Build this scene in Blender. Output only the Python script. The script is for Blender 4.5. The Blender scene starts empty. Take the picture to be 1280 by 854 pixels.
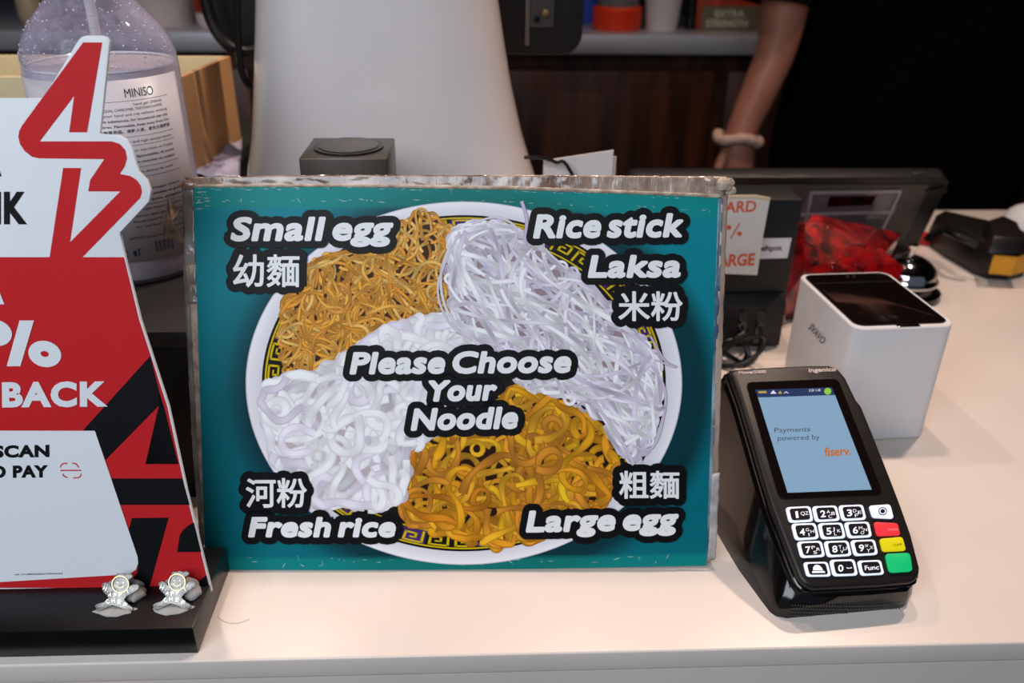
import bpy, bmesh, math, random
import numpy as np
from mathutils import Vector, Matrix, noise

# ------------------------------------------------------------------ camera, world, lights, exposure
SC = bpy.context.scene
COL = SC.collection
F, PITCH, YAW, ROLL, CH = 1040.0, 0.47437, 0.04475, 0.01281, 0.3863
_fw = Vector((math.sin(YAW)*math.cos(PITCH), math.cos(YAW)*math.cos(PITCH), -math.sin(PITCH)))
_r0 = Vector((math.cos(YAW), -math.sin(YAW), 0)); _u0 = _r0.cross(_fw)
_r = _r0*math.cos(ROLL) + _u0*math.sin(ROLL); _u = _r.cross(_fw)
EYE = Vector((0, 0, CH))
cd = bpy.data.cameras.new('camera'); cam = bpy.data.objects.new('camera', cd); COL.objects.link(cam)
cd.sensor_width = 36; cd.lens = 36*F/1280; cd.clip_start = 0.01; cd.clip_end = 50
cam.matrix_world = Matrix.Translation(EYE) @ Matrix((_r, _u, -_fw)).transposed().to_4x4()
cd.dof.use_dof = True; cd.dof.focus_distance = 0.50; cd.dof.aperture_fstop = 7.5
SC.camera = cam

w = bpy.data.worlds.new('world'); SC.world = w; w.use_nodes = True
w.node_tree.nodes['Background'].inputs[0].default_value = (0.62, 0.74, 0.95, 1)
w.node_tree.nodes['Background'].inputs[1].default_value = 0.12

def area(name, loc, target, size, energy, color, shape='DISK', spread=180):
    l = bpy.data.lights.new(name, 'AREA'); l.shape = shape; l.size = size[0]
    if shape in ('RECTANGLE', 'ELLIPSE'): l.size_y = size[1]
    l.energy = energy; l.color = color; l.spread = math.radians(spread)
    o = bpy.data.objects.new(name, l); COL.objects.link(o); o.location = loc
    o.rotation_euler = (Vector(target)-Vector(loc)).to_track_quat('-Z', 'Y').to_euler()
    return o
WARM = (1.0, 0.75, 0.61)
# ceiling downlights of the shop, over and behind the counter
area('ceiling_downlight', (0.80, 1.02, 1.70), (0.30, 0.55, 0), (0.08,), 5.8, WARM, spread=110)
area('ceiling_downlight', (0.20, 0.98, 1.70), (0.10, 0.55, 0), (0.08,), 3.6, WARM, spread=110)
area('ceiling_downlight', (-0.55, 1.15, 1.70), (-0.45, 1.0, 0), (0.08,), 3.0, WARM, spread=90)
# daylight through the open shop front, behind and above the photographer
area('shopfront_daylight', (-0.50, -0.62, 1.0), (-0.05, 0.45, 0.1), (1.2, 0.8), 19.0, (0.84, 0.91, 1.0), 'RECTANGLE')
SC.view_settings.view_transform = 'Standard'; SC.view_settings.look = 'None'
SC.view_settings.gamma = 1; SC.view_settings.use_curve_mapping = False
SC.view_settings.exposure = 0.0

# ------------------------------------------------------------------ measuring helpers
def ray(x, y): return _fw*F + _r*(x-640) - _u*(y-427)
def G(x, y, z=0.0):
    d = ray(x, y); return EYE + d*((z-CH)/d.z)
def YY(x, y, yy):
    d = ray(x, y); return EYE + d*(yy/d.y)
class Plane:
    def __init__(s, o, a, b):
        s.o = Vector(o); s.a = Vector(a).normalized(); s.n = s.a.cross(Vector(b)).normalized()
        s.b = s.n.cross(s.a)
        if s.n.dot(EYE-s.o) < 0: s.n = -s.n
    def P(s, x, y, h=0.0):
        d = ray(x, y); t = (s.o-EYE).dot(s.n)/d.dot(s.n); return EYE + d*t + s.n*h
    def uv(s, u, v, h=0.0): return s.o + s.a*u + s.b*v + s.n*h

# ------------------------------------------------------------------ materials
def lin(c):
    if isinstance(c, str):
        c = [int(c[i:i+2], 16)/255 for i in (0, 2, 4)]
    return tuple(x/12.92 if x <= 0.04045 else ((x+0.055)/1.055)**2.4 for x in c[:3]) + (1,)
MATS = {}
def mat(name, color, rough=0.5, metal=0.0, var=0.0, vscale=40, color2=None, bump=0.0, bscale=200, coat=0.0,
        emit=None, estr=0.0, trans=0.0, ior=1.45, alpha=1.0, vcol=False, stretch=None, sss=0.0, rvar=0.0, spec=0.5):
    if name in MATS: return MATS[name]
    m = bpy.data.materials.new(name); m.use_nodes = True; nt = m.node_tree; b = nt.nodes['Principled BSDF']
    b.inputs['Base Color'].default_value = lin(color); b.inputs['Roughness'].default_value = rough
    b.inputs['Specular IOR Level'].default_value = spec; b.inputs['Metallic'].default_value = metal; b.inputs['Coat Weight'].default_value = coat
    b.inputs['Coat Roughness'].default_value = 0.08
    b.inputs['Transmission Weight'].default_value = trans; b.inputs['IOR'].default_value = ior
    b.inputs['Alpha'].default_value = alpha
    if sss: b.inputs['Subsurface Weight'].default_value = sss; b.inputs['Subsurface Radius'].default_value = (.01, .006, .004)
    if emit: b.inputs['Emission Color'].default_value = lin(emit); b.inputs['Emission Strength'].default_value = estr
    tc = nt.nodes.new('ShaderNodeTexCoord'); mp = nt.nodes.new('ShaderNodeMapping')
    nt.links.new(tc.outputs['Object'], mp.inputs[0])
    if stretch: mp.inputs['Scale'].default_value = stretch
    src = None
    if vcol:
        a = nt.nodes.new('ShaderNodeAttribute'); a.attribute_name = 'Col'; src = a.outputs['Color']
    if var or color2:
        n = nt.nodes.new('ShaderNodeTexNoise'); n.inputs['Scale'].default_value = vscale; n.inputs['Detail'].default_value = 6
        nt.links.new(mp.outputs[0], n.inputs['Vector'])
        r = nt.nodes.new('ShaderNodeMapRange'); r.inputs[1].default_value = 0.35; r.inputs[2].default_value = 0.65
        nt.links.new(n.outputs['Fac'], r.inputs[0])
        mx = nt.nodes.new('ShaderNodeMix'); mx.data_type = 'RGBA'
        c1 = lin(color); c2 = lin(color2) if color2 else tuple(max(0, x*(1-var)) for x in c1[:3])+(1,)
        if src:
            nt.links.new(src, mx.inputs[6]); mul = nt.nodes.new('ShaderNodeMix'); mul.data_type = 'RGBA'; mul.blend_type = 'MULTIPLY'
            mul.inputs[0].default_value = 1; nt.links.new(src, mul.inputs[6]); mul.inputs[7].default_value = (1-var,)*3+(1,)
            nt.links.new(mul.outputs[2], mx.inputs[7])
        else:
            mx.inputs[6].default_value = c1; mx.inputs[7].default_value = c2
        nt.links.new(r.outputs[0], mx.inputs[0]); src = mx.outputs[2]
        if rvar:
            rr = nt.nodes.new('ShaderNodeMapRange'); rr.inputs[3].default_value = rough-rvar; rr.inputs[4].default_value = rough+rvar
            nt.links.new(n.outputs['Fac'], rr.inputs[0]); nt.links.new(rr.outputs[0], b.inputs['Roughness'])
    if src: nt.links.new(src, b.inputs['Base Color'])
    if bump:
        n2 = nt.nodes.new('ShaderNodeTexNoise'); n2.inputs['Scale'].default_value = bscale; n2.inputs['Detail'].default_value = 5
        nt.links.new(mp.outputs[0], n2.inputs['Vector'])
        bm = nt.nodes.new('ShaderNodeBump'); bm.inputs['Strength'].default_value = bump; bm.inputs['Distance'].default_value = 0.002
        nt.links.new(n2.outputs['Fac'], bm.inputs['Height']); nt.links.new(bm.outputs[0], b.inputs['Normal'])
    MATS[name] = m; return m

# ------------------------------------------------------------------ mesh helpers
class MB:
    def __init__(s): s.v = []; s.f = []; s.c = []; s.mi = []; s.m = 0
    def add(s, vs, fs, col=None):
        o = len(s.v); s.v += [Vector(v) for v in vs]; s.f += [tuple(i+o for i in f) for f in fs]; s.mi += [s.m]*len(fs)
        if col is None: col = [(1, 1, 1, 1)]*len(vs)
        elif not isinstance(col, list): col = [col]*len(vs)
        s.c += col; return s
    def poly(s, pts, col=None): return s.add(pts, [tuple(range(len(pts)))], col)
    def prism(s, pts, off):
        n = len(pts); off = Vector(off); p = [Vector(q) for q in pts]; q = [x+off for x in p]
        return s.add(p+q, [tuple(range(n))[::-1], tuple(range(n, 2*n))] + [(i, (i+1) % n, n+(i+1) % n, n+i) for i in range(n)])
    def box(s, lo, hi, M=None):
        (a, b, c), (d, e, f) = lo, hi
        v = [Vector(p) for p in ((a,b,c),(d,b,c),(d,e,c),(a,e,c),(a,b,f),(d,b,f),(d,e,f),(a,e,f))]
        if M: v = [M @ p for p in v]
        return s.add(v, [(3,2,1,0),(4,5,6,7),(0,1,5,4),(1,2,6,5),(2,3,7,6),(3,0,4,7)])
    def loft(s, rings, cap0=True, cap1=True):
        n = len(rings[0]); o = []; fs = []
        for r in rings: o += [Vector(p) for p in r]
        for k in range(len(rings)-1):
            for i in range(n): fs.append((k*n+i, k*n+(i+1) % n, (k+1)*n+(i+1) % n, (k+1)*n+i))
        if cap0: fs.append(tuple(range(n))[::-1])
        if cap1: fs.append(tuple(range((len(rings)-1)*n, len(rings)*n)))
        return s.add(o, fs)
    def lathe(s, prof, c=(0, 0, 0), n=40, cap0=True, cap1=True, M=None):
        c = Vector(c); rings = []
        for r, z in prof:
            ring = [Vector((r*math.cos(2*math.pi*i/n), r*math.sin(2*math.pi*i/n), z)) for i in range(n)]
            rings.append([(M @ p if M else p)+c for p in ring])
        return s.loft(rings, cap0, cap1)
    def tube(s, pts, r, n=8, sub=6, closed=False):
        P = [Vector(p) for p in pts]; q = []
        for i in range(len(P)-1):
            p0 = P[max(i-1, 0)]; p1 = P[i]; p2 = P[i+1]; p3 = P[min(i+2, len(P)-1)]
            for k in range(sub):
                t = k/sub
                q.append(0.5*((2*p1)+(p2-p0)*t+(2*p0-5*p1+4*p2-p3)*t*t+(3*p1-p0-3*p2+p3)*t**3))
        q.append(P[-1]); rings = []; up = Vector((0.3, 0.2, 1)).normalized()
        for i, p in enumerate(q):
            t = (q[min(i+1, len(q)-1)]-q[max(i-1, 0)]).normalized()
            a = t.cross(up)
            if a.length < 1e-4: a = t.cross(Vector((1, 0, 0)))
            a.normalize(); b = t.cross(a); up = b if b.dot(up) > 0 else -b
            rr = r(i/(len(q)-1)) if callable(r) else r
            rings.append([p+(a*math.cos(2*math.pi*k/n)+up*math.sin(2*math.pi*k/n))*rr for k in range(n)])
        return s.loft(rings)
    def build(s, name, m, parent=None, smooth=False, bevel=0, seg=2, sub=0, colors=False, auto=35):
        me = bpy.data.meshes.new(name); ms = m if isinstance(m, (list, tuple)) else [m]
        base = parent_origin(parent)
        me.from_pydata([v-base for v in s.v], [], s.f)
        for x in ms: me.materials.append(x)
        if len(ms) > 1: me.polygons.foreach_set('material_index', s.mi)
        if colors:
            a = me.color_attributes.new('Col', 'FLOAT_COLOR', 'POINT')
            a.data.foreach_set('color', np.array(s.c, dtype=np.float32).ravel())
        else:
            b = bmesh.new(); b.from_mesh(me); bmesh.ops.recalc_face_normals(b, faces=b.faces[:])
            if bevel:
                es = [e for e in b.edges if len(e.link_faces) == 2 and e.calc_face_angle(0) > 0.5]
                bmesh.ops.bevel(b, geom=es, offset=bevel, segments=seg, affect='EDGES', profile=0.5, clamp_overlap=True)
            b.to_mesh(me); b.free()
        if smooth or bevel:
            me.polygons.foreach_set('use_smooth', [True]*len(me.polygons))
            me.set_sharp_from_angle(angle=math.radians(auto))
        me.update()
        o = bpy.data.objects.new(name, me); COL.objects.link(o)
        if parent: o.parent = parent
        if sub:
            md = o.modifiers.new('sub', 'SUBSURF'); md.levels = sub; md.render_levels = sub
        return o
ORG = {}
def parent_origin(p):
    v = Vector((0, 0, 0))
    while p is not None: v += p.location; p = p.parent
    return v
def thing(name, loc, label, cat, group=None):
    o = bpy.data.objects.new(name, None); o.empty_display_size = 0.02; COL.objects.link(o)
    o.location = loc; o['label'] = label; o['category'] = cat
    if group: o['group'] = group
    return o
def tag(o, label, cat, group=None):
    o['label'] = label; o['category'] = cat
    if group: o['group'] = group
    return o
def origin_to(o, loc):
    loc = Vector(loc); o.data.transform(Matrix.Translation(-loc)); o.location = loc; return o

# ------------------------------------------------------------------ lettering
_T = {}
def glyphs(s, space=1.0, off=0.0):
    k = (s, space, off)
    if k in _T: return _T[k]
    c = bpy.data.curves.new('t', 'FONT'); c.body = s; c.space_character = space; c.space_word = .46 if abs(space-1.06) < .001 else 1; c.offset = off; c.resolution_u = 4
    o = bpy.data.objects.new('t', c); COL.objects.link(o)
    bpy.context.view_layer.update()
    me = bpy.data.meshes.new_from_object(o.evaluated_get(bpy.context.evaluated_depsgraph_get()))
    v = [(p.co.x, p.co.y) for p in me.vertices]; f = [tuple(p.vertices) for p in me.polygons]
    cnt = {}
    for p in f:
        for i in range(len(p)):
            e = tuple(sorted((p[i], p[(i+1) % len(p)]))); cnt[e] = cnt.get(e, 0)+1
    e = [k2 for k2, n in cnt.items() if n == 1]
    bpy.data.objects.remove(o); bpy.data.curves.remove(c); bpy.data.meshes.remove(me)
    _T[k] = (v, f, e); return _T[k]
CAP = None
def scan(mb, P, polys, row, h, col=None):
    """union of convex polygons cut into thin rows, so that no two faces overlap"""
    rows = {}
    for p in polys:
        ys = [q[1] for q in p]; lo = int(math.ceil(min(ys)/row-.5)); hi = int(math.floor(max(ys)/row-.5))
        n = len(p)
        for k in range(lo, hi+1):
            y = (k+.5)*row; xs = []
            for i in range(n):
                a = p[i]; b = p[(i+1) % n]
                if (a[1] <= y) != (b[1] <= y): xs.append(a[0]+(y-a[1])/(b[1]-a[1])*(b[0]-a[0]))
            if len(xs) >= 2: rows.setdefault(k, []).append((min(xs), max(xs)))
    for k, iv in rows.items():
        iv.sort(); cur = list(iv[0]); out = []
        for a, b in iv[1:]:
            if a <= cur[1]+.02: cur[1] = max(cur[1], b)
            else: out.append(cur); cur = [a, b]
        out.append(cur)
        for a, b in out:
            mb.add([P(a, k*row, h), P(b, k*row, h), P(b, (k+1)*row, h), P(a, (k+1)*row, h)], [(0, 1, 2, 3)], col)
XH = None
def text(mb, s, P, bl, br, cap, h, lean=0.0, grow=0.0, space=1.0, bbox=False, off=0.0, col=None, vert=None, xh=None, row=.3):
    """bl, br: ends of the baseline, cap: capital height, all in the frame P maps from; grow = rounded thickening; xh = x-height share"""
    global CAP, XH
    if CAP is None:
        CAP = max(v[1] for v in glyphs('H')[0]); XH = max(v[1] for v in glyphs('x')[0])
    v, f, e = glyphs(s, space, off)
    x0 = min(p[0] for p in v); x1 = max(p[0] for p in v)
    y0, y1 = (min(p[1] for p in v), max(p[1] for p in v)) if bbox else (0, CAP)
    bl = np.array(bl, float); br = np.array(br, float); d = br-bl; L = np.linalg.norm(d); d /= L
    up = np.array(vert, float) if vert is not None else np.array((d[1], -d[0]))
    up = up*cap + d*cap*lean
    def yw(y):
        if xh is None or y <= 0: return y
        t = xh*CAP
        return y*t/XH if y < XH else t+(y-XH)
    def m(p): return bl + d*(p[0]-x0)/(x1-x0)*L + up*(yw(p[1])-y0)/(y1-y0)
    q = [m(p) for p in v]
    if not grow:
        if f: mb.add([P(a[0], a[1], h) for a in q], f, col)
        return
    polys = [[q[i] for i in t] for t in f]
    for i, j in e:
        a, b = q[i], q[j]; l = np.linalg.norm(b-a)
        if l < 1e-6: continue
        n = np.array(((b-a)[1], -(b-a)[0]))/l*grow
        polys.append([a+n, b+n, b-n, a-n])
    K = 12 if grow < 4 else 24; seen = {}
    for i in {k for ed in e for k in ed}:
        c = q[i]; key = (round(c[0]/grow*3), round(c[1]/grow*3))
        if grow > 4 and key in seen: continue
        seen[key] = 1
        polys.append([c+np.array((grow*math.cos(2*math.pi*t/K), grow*math.sin(2*math.pi*t/K))) for t in range(K)])
    scan(mb, P, polys, row, h, col)

def rrect(x0, y0, x1, y1, r, n=5):
    pts = []
    for cx, cy, a in ((x1-r, y1-r, 0), (x0+r, y1-r, 90), (x0+r, y0+r, 180), (x1-r, y0+r, 270)):
        for k in range(n+1):
            t = math.radians(a+90*k/n); pts.append((cx+r*math.cos(t), cy+r*math.sin(t)))
    return pts
def rquad(c, r=0.18, n=4):
    """rounded quad from 4 corner points (any dimension tuples)"""
    c = [np.array(p, float) for p in c]; out = []
    for i in range(4):
        p = c[i]; a = c[i-1]; b = c[(i+1) % 4]
        la = np.linalg.norm(a-p); lb = np.linalg.norm(b-p); rr = r*min(la, lb)
        s = p+(a-p)/la*rr; e = p+(b-p)/lb*rr
        for k in range(n+1):
            t = k/n; out.append((1-t)**2*s+2*t*(1-t)*p+t*t*e)
    return out
def shrink(c, k):
    c = [np.array(p, float) for p in c]; m = sum(c)/len(c); return [m+(p-m)*k for p in c]
rnd = random.Random(7)

# ------------------------------------------------------------------ common materials
M_black = mat('black plastic', '0c0c0d', 0.35, var=0.3, vscale=300, bump=0.05, bscale=900)
M_blackm = mat('matt black plastic', '0a090a', 0.55, var=0.3, vscale=200, bump=0.08, bscale=1200)
M_gloss = mat('gloss black', '080707', 0.08, coat=0.6)
M_white = mat('white plastic', 'dedede', 0.3, var=0.03, vscale=30)
M_chrome = mat('chrome', 'd8d8da', 0.08, metal=1)
M_steel = mat('brushed steel', 'c4c4cc', 0.45, metal=.6, var=0.1, vscale=60, stretch=(1, 1, 30))

# ------------------------------------------------------------------ the setting
def struct(name, lo, hi, m):
    o = MB().box(lo, hi).build(name, m); o['kind'] = 'structure'; return o
M_floor = mat('floor tile', '3a3632', 0.6, var=0.3, vscale=6)
M_wall = mat('dark painted wall', '0b0a0a', 0.8, var=0.2, vscale=8)
struct('floor', (-3, -3, -1.0), (3, 3.1, -0.95), M_floor)
struct('ceiling', (-3, -1.2, 1.85), (3, 3.1, 1.9), mat('dark ceiling', '191513', 0.8, var=0.2))
struct('wall_back', (-3, 3.0, -0.95), (3, 3.1, 1.85), M_wall)
struct('wall_left', (-3.1, -1.2, -0.95), (-3, 3.1, 1.85), M_wall)
struct('wall_right', (3, -1.2, -0.95), (3.1, 3.1, 1.85), M_wall)

# service counter
mq = mat('quartz worktop', 'ded3ca', 0.30, var=0.07, vscale=9, bump=0.01, bscale=60, rvar=0.08)
nt = mq.node_tree; b = nt.nodes['Principled BSDF']; old = b.inputs['Base Color'].links[0].from_socket
vn = nt.nodes.new('ShaderNodeTexVoronoi'); vn.inputs['Scale'].default_value = 260
tc = nt.nodes.new('ShaderNodeTexCoord'); nt.links.new(tc.outputs['Object'], vn.inputs['Vector'])
mr = nt.nodes.new('ShaderNodeMapRange'); mr.inputs[1].default_value = 0.02; mr.inputs[2].default_value = 0.16; mr.inputs[3].default_value = 0.2; mr.inputs[4].default_value = 0.0
nt.links.new(vn.outputs['Distance'], mr.inputs[0])
mx = nt.nodes.new('ShaderNodeMix'); mx.data_type = 'RGBA'; mx.inputs[7].default_value = lin('a99a90')
nt.links.new(old, mx.inputs[6]); nt.links.new(mr.outputs[0], mx.inputs[0]); nt.links.new(mx.outputs[2], b.inputs['Base Color'])
YF, YB = 0.350, 1.172
ct = thing('service_counter', (0, 0.76, -0.95), 'pale speckled stone counter running across the whole front', 'counter')
MB().box((-2.2, YF, -0.0155), (2.2, YB, 0)).build('worktop', mq, ct, bevel=0.0016, seg=3)
MB().box((-2.2, YF+0.0006, -0.075), (2.2, YF+0.03, -0.0162)).build('apron', mq, ct)
MB().box((-2.15, YF+0.02, -0.95), (2.15, YB-0.03, -0.0158)).build('cabinet_body', mat('counter body', '55504c', 0.6, var=0.2), ct)
# a stray hair on the stone
o = MB().tube([G(272, 771, .0004), G(283, 778, .0004), G(298, 779, .0004), G(312, 774, .0004)], 0.00008, 4).build('loose_hair', mat('hair strand', '5a4030', 0.5))
tag(o, 'single fine brown hair lying on the counter beside the black sign base', 'hair')

# back bench: wooden cabinet and steel top
BY = 1.9
bz = YY(860, 44, BY).z; bz0 = YY(860, 69, BY).z
bt = thing('steel_bench_top', (0.2, BY+0.35, bz-0.04), 'long stainless steel bench top along the back of the kitchen', 'bench')
MB().box((-2.4, BY, bz0), (2.6, BY+0.7, bz)).build('top_slab', M_steel, bt, bevel=0.004)
M_walnut = mat('dark walnut', '4e2814', 0.42, color2='220f07', vscale=5, stretch=(6, 6, 0.6), bump=0.05, bscale=60)
kb = thing('back_cabinet', (0.2, BY+0.35, -0.95), 'dark walnut cabinet under the steel bench top', 'cabinet')
MB().box((-2.35, BY+0.04, -0.95), (2.55, BY+0.66, bz0-0.001)).build('carcass', M_walnut, kb)
dx = YY(895, 89, BY+0.02).x; dz = YY(800, 89, BY+0.02).z
for k in range(-4, 2):
    x1 = dx + k*0.52; x0 = x1-0.50
    if k > 0: x0 = dx+0.03+(k-1)*0.52; x1 = x0+0.5
    if k == 0 or k < 0:
        x0 = dx-0.52*(-k)-0.50; x1 = dx-0.52*(-k)
    d = MB().box((x0, BY+0.018, -0.85), (x1, BY+0.0395, dz)).build('door', M_walnut, kb, bevel=0.003)
    MB().box((x0+0.06, BY+0.012, -0.79), (x1-0.06, BY+0.0175, dz-0.045)).build('raised_panel', M_walnut, d, bevel=0.003)

# things on the back bench
def onb(x, y=BY+0.08): return Vector((x, y, bz))
def bx(px, yy): return YY(px, 40, yy).x
yy = BY+0.10
c = bx(770, yy); r = (bx(800, yy)-bx(740, yy))/2
t = thing('storage_jar', (c, yy, bz), 'clear jar with bright orange base on steel bench', 'jar')
MB().lathe([(r*.93, 0), (r, .008), (r, .045), (r*.93, .05)], (c, yy, bz)).build('base', mat('orange plastic', 'e8380c', 0.4, var=.05), t, smooth=True)
MB().lathe([(r*.86, .0505), (r*.86, .22)], (c, yy, bz)).build('jar_wall', mat('smoky plastic', '6d6866', 0.25, var=.1), t, smooth=True)
MB().lathe([(r*.95, .2205), (r*.95, .26)], (c, yy, bz)).build('lid', MATS['orange plastic'], t, smooth=True)
c = bx(826, yy); r = 0.037
t = thing('paper_tub', (c, yy, bz), 'plain white tapered tub beside the orange based jar', 'tub')
MB().lathe([(r*.95, 0), (r*1.35, .16), (r*1.25, .16), (r*.9, .006)], (c, yy, bz), cap1=True).build('tub_wall', mat('white tub', 'cfc7c4', 0.5, var=.05), t, smooth=True)
MB().lathe([(r*1.37, .158), (r*1.42, .163), (r*1.37, .168)], (c, yy, bz), cap0=True).build('rim', MATS['white tub'], t, smooth=True)
c = bx(733, yy+0.12)
tag(origin_to(MB().box((c-.012, yy+.10, bz), (c+.02, yy+.13, bz+.2)).build('blue_packet', mat('blue packet', '2b4bb8', .4, var=.1), bevel=.004), (c, yy+.115, bz)),
    'narrow blue packet standing left of the orange based jar', 'packet')
c = bx(862, yy)
mk = thing('marker_pen', (c, yy, bz), 'thick black marker standing between the tub and the printed box', 'marker')
MB().lathe([(.012, 0), (.013, .004), (.013, .11)], (c, yy, bz), 16).build('barrel', M_black, mk, smooth=True)
MB().lathe([(.014, .1105), (.014, .17), (.010, .175)], (c, yy, bz), 16).build('cap', M_blackm, mk, smooth=True)
x0 = bx(873, yy); x1 = bx(950, yy)
t = thing('printed_carton', ((x0+x1)/2, yy, bz), 'orange carton with an olive band reading extra strength', 'box')
MB().box((x0-.012, yy-.015, bz), (x1, yy+.06, bz+.16)).build('carton', mat('carton orange', 'c8401c', .5, color2='7a2a18', vscale=30), t, bevel=.002)
pb = Plane((0, yy-.0165, bz), (1, 0, 0), (0, 0, 1))
op = MB().box((x0, yy-.0175, bz+.001), (x1-.001, yy-.0155, bz+.052)).build('olive_band', mat('olive print', '6a5f46', .6, var=.1), t)
m = MB(); text(m, 'EXTRA', pb.P, (894, 21), (930, 21), 8, .0013, grow=.5); text(m, 'STRENGTH', pb.P, (883, 33), (934, 33), 8, .0013, grow=.5)
m.build('lettering', mat('pale print', 'b8ae98', .6), op)
# left group on bench
yy = BY+0.10
c = bx(190, yy); r = .085
t = thing('white_bucket', (c, yy+.05, bz), 'large translucent white bucket on bench behind the bottle', 'bucket')
MB().lathe([(r*.95, 0), (r*1.08, .20), (r*1.02, .20), (r*.9, .006)], (c, yy+.05, bz)).build('bucket_wall', mat('bucket plastic', 'c9bcb8', .4, var=.1), t, smooth=True)
MB().lathe([(r*1.1, .19), (r*1.14, .2), (r*1.1, .215)], (c, yy+.05, bz)).build('rim', MATS['bucket plastic'], t, smooth=True)
c = bx(268, yy); 
t = thing('stoneware_mug', (c, yy, bz), 'small white mug with red patch right of the white bucket', 'mug')
MB().lathe([(.028, 0), (.034, .01), (.036, .075), (.033, .075), (.031, .01)], (c, yy, bz), cap1=True).build('mug_body', mat('mug glaze', 'd8c8c4', .3, var=.1), t, smooth=True)
MB().lathe([(.0362, .03), (.0368, .034), (.0371, .06), (.0366, .064)], (c, yy, bz), cap0=False, cap1=False).build('red_band', mat('red glaze', '8c2418', .35), t, smooth=True)
m = MB(); m.tube([(c+.034, yy, bz+.065), (c+.058, yy, bz+.06), (c+.058, yy, bz+.025), (c+.033, yy, bz+.02)], .005); m.build('handle', MATS['mug glaze'], t, smooth=True)
c = YY(40, 20, yy+.02).x
t = thing('ceramic_bottle', (c, yy+.02, bz), 'small cream bottle with tan neck at far left of bench', 'bottle')
MB().lathe([(.02, 0), (.026, .01), (.027, .05), (.018, .075)], (c, yy+.02, bz)).build('bottle_body', mat('cream glaze', 'b9a184', .45, var=.15), t, smooth=True)
MB().lathe([(.0175, .0755), (.013, .09), (.013, .14)], (c, yy+.02, bz)).build('neck', mat('tan neck', '8a6a4c', .5), t, smooth=True)

# ------------------------------------------------------------------ the person behind the counter
M_skin = mat('skin', '9a6450', 0.5, var=.12, vscale=25, sss=.1)
def skinned(name, pts, edges, radii, m, parent, sub=2, root=0):
    me = bpy.data.meshes.new(name); base = parent_origin(parent)
    me.from_pydata([Vector(p)-base for p in pts], edges, [])
    o = bpy.data.objects.new(name, me); COL.objects.link(o)
    md = o.modifiers.new('s', 'SKIN')
    for i, r in enumerate(radii):
        me.skin_vertices[0].data[i].radius = (r, r) if not isinstance(r, tuple) else r
        me.skin_vertices[0].data[i].use_root = (i == root)
    md.use_smooth_shade = True
    s2 = o.modifiers.new('ss', 'SUBSURF'); s2.levels = sub; s2.render_levels = sub
    bpy.context.view_layer.update()
    dg = bpy.context.evaluated_depsgraph_get(); nm = bpy.data.meshes.new_from_object(o.evaluated_get(dg))
    nm.materials.clear(); nm.materials.append(m); bpy.data.objects.remove(o)
    nm.polygons.foreach_set('use_smooth', [True]*len(nm.polygons))
    n = bpy.data.objects.new(name, nm); COL.objects.link(n); n.parent = parent; return n
PY = 1.46
wr = YY(924, 170, PY-.01); el = YY(972, 62, PY+.01); sl = YY(985, 0, PY+.02)
cx = 0.80
per = thing('person', (cx, PY+.06, -0.95), 'person in black shirt with bare forearm and pale knitted wristband', 'person')
sho = Vector((el.x+.015, PY+.04, el.z+.27))
pts = [Vector((cx, PY+.08, -.05)), Vector((cx, PY+.08, .15)), Vector((cx, PY+.08, .36)), Vector((cx, PY+.08, .47)), Vector((cx, PY+.07, .55)), Vector((cx, PY+.05, .66)), Vector((cx, PY+.05, .74)),
       sho, (sho+el)/2, el, (el*.45+wr*.55), wr, wr+Vector((.000, -.002, -.045)),
       Vector((2*cx-sho.x, sho.y, sho.z)), Vector((2*cx-sho.x+.05, PY+.05, el.z+.02)), Vector((2*cx-sho.x+.03, PY-.12, .02)), Vector((2*cx-sho.x+.01, PY-.19, .0)),
       Vector((cx-.1, PY+.08, -.15)), Vector((cx-.11, PY+.06, -.5)), Vector((cx-.11, PY+.08, -.88)), Vector((cx-.12, PY-.05, -.92)),
       Vector((cx+.1, PY+.08, -.15)), Vector((cx+.11, PY+.06, -.5)), Vector((cx+.11, PY+.08, -.88)), Vector((cx+.12, PY-.05, -.92)), wr+Vector((.003, -.004, -.09))]
ed = [(0,1),(1,2),(2,3),(3,4),(4,5),(5,6),(3,7),(7,8),(8,9),(9,10),(10,11),(11,12),(3,13),(13,14),(14,15),(15,16),(0,17),(17,18),(18,19),(19,20),(0,21),(21,22),(22,23),(23,24),(12,25)]
rad = [.14,.13,.15,.10,.055,.085,.07,.055,.048,.036,.033,.028,.036,.055,.042,.028,.03,.085,.06,.04,.03,.085,.06,.04,.03,.030]
skinned('body', pts, ed, rad, M_skin, per)
# fingers of the near hand
hx = wr+Vector((.004, -.006, -.088))
for k, (dx_, ln) in enumerate([(-.026, .062), (-.009, .072), (.009, .070), (.026, .056)]):
    a = hx+Vector((dx_*.8, -.002, .0))
    skinned('finger', [a, a+Vector((dx_*.15, -.012, -ln*.5)), a+Vector((dx_*.2, -.005, -ln*.8)), a+Vector((dx_*.2, .006, -ln))], [(0,1),(1,2),(2,3)], [.0095, .009, .008, .0065], M_skin, per, 1)
a = wr+Vector((-.018, -.008, -.02))
skinned('thumb', [a, a+Vector((-.018, -.014, -.028)), a+Vector((-.020, -.02, -.056))], [(0,1),(1,2)], [.012, .010, .008], M_skin, per, 1)
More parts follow.
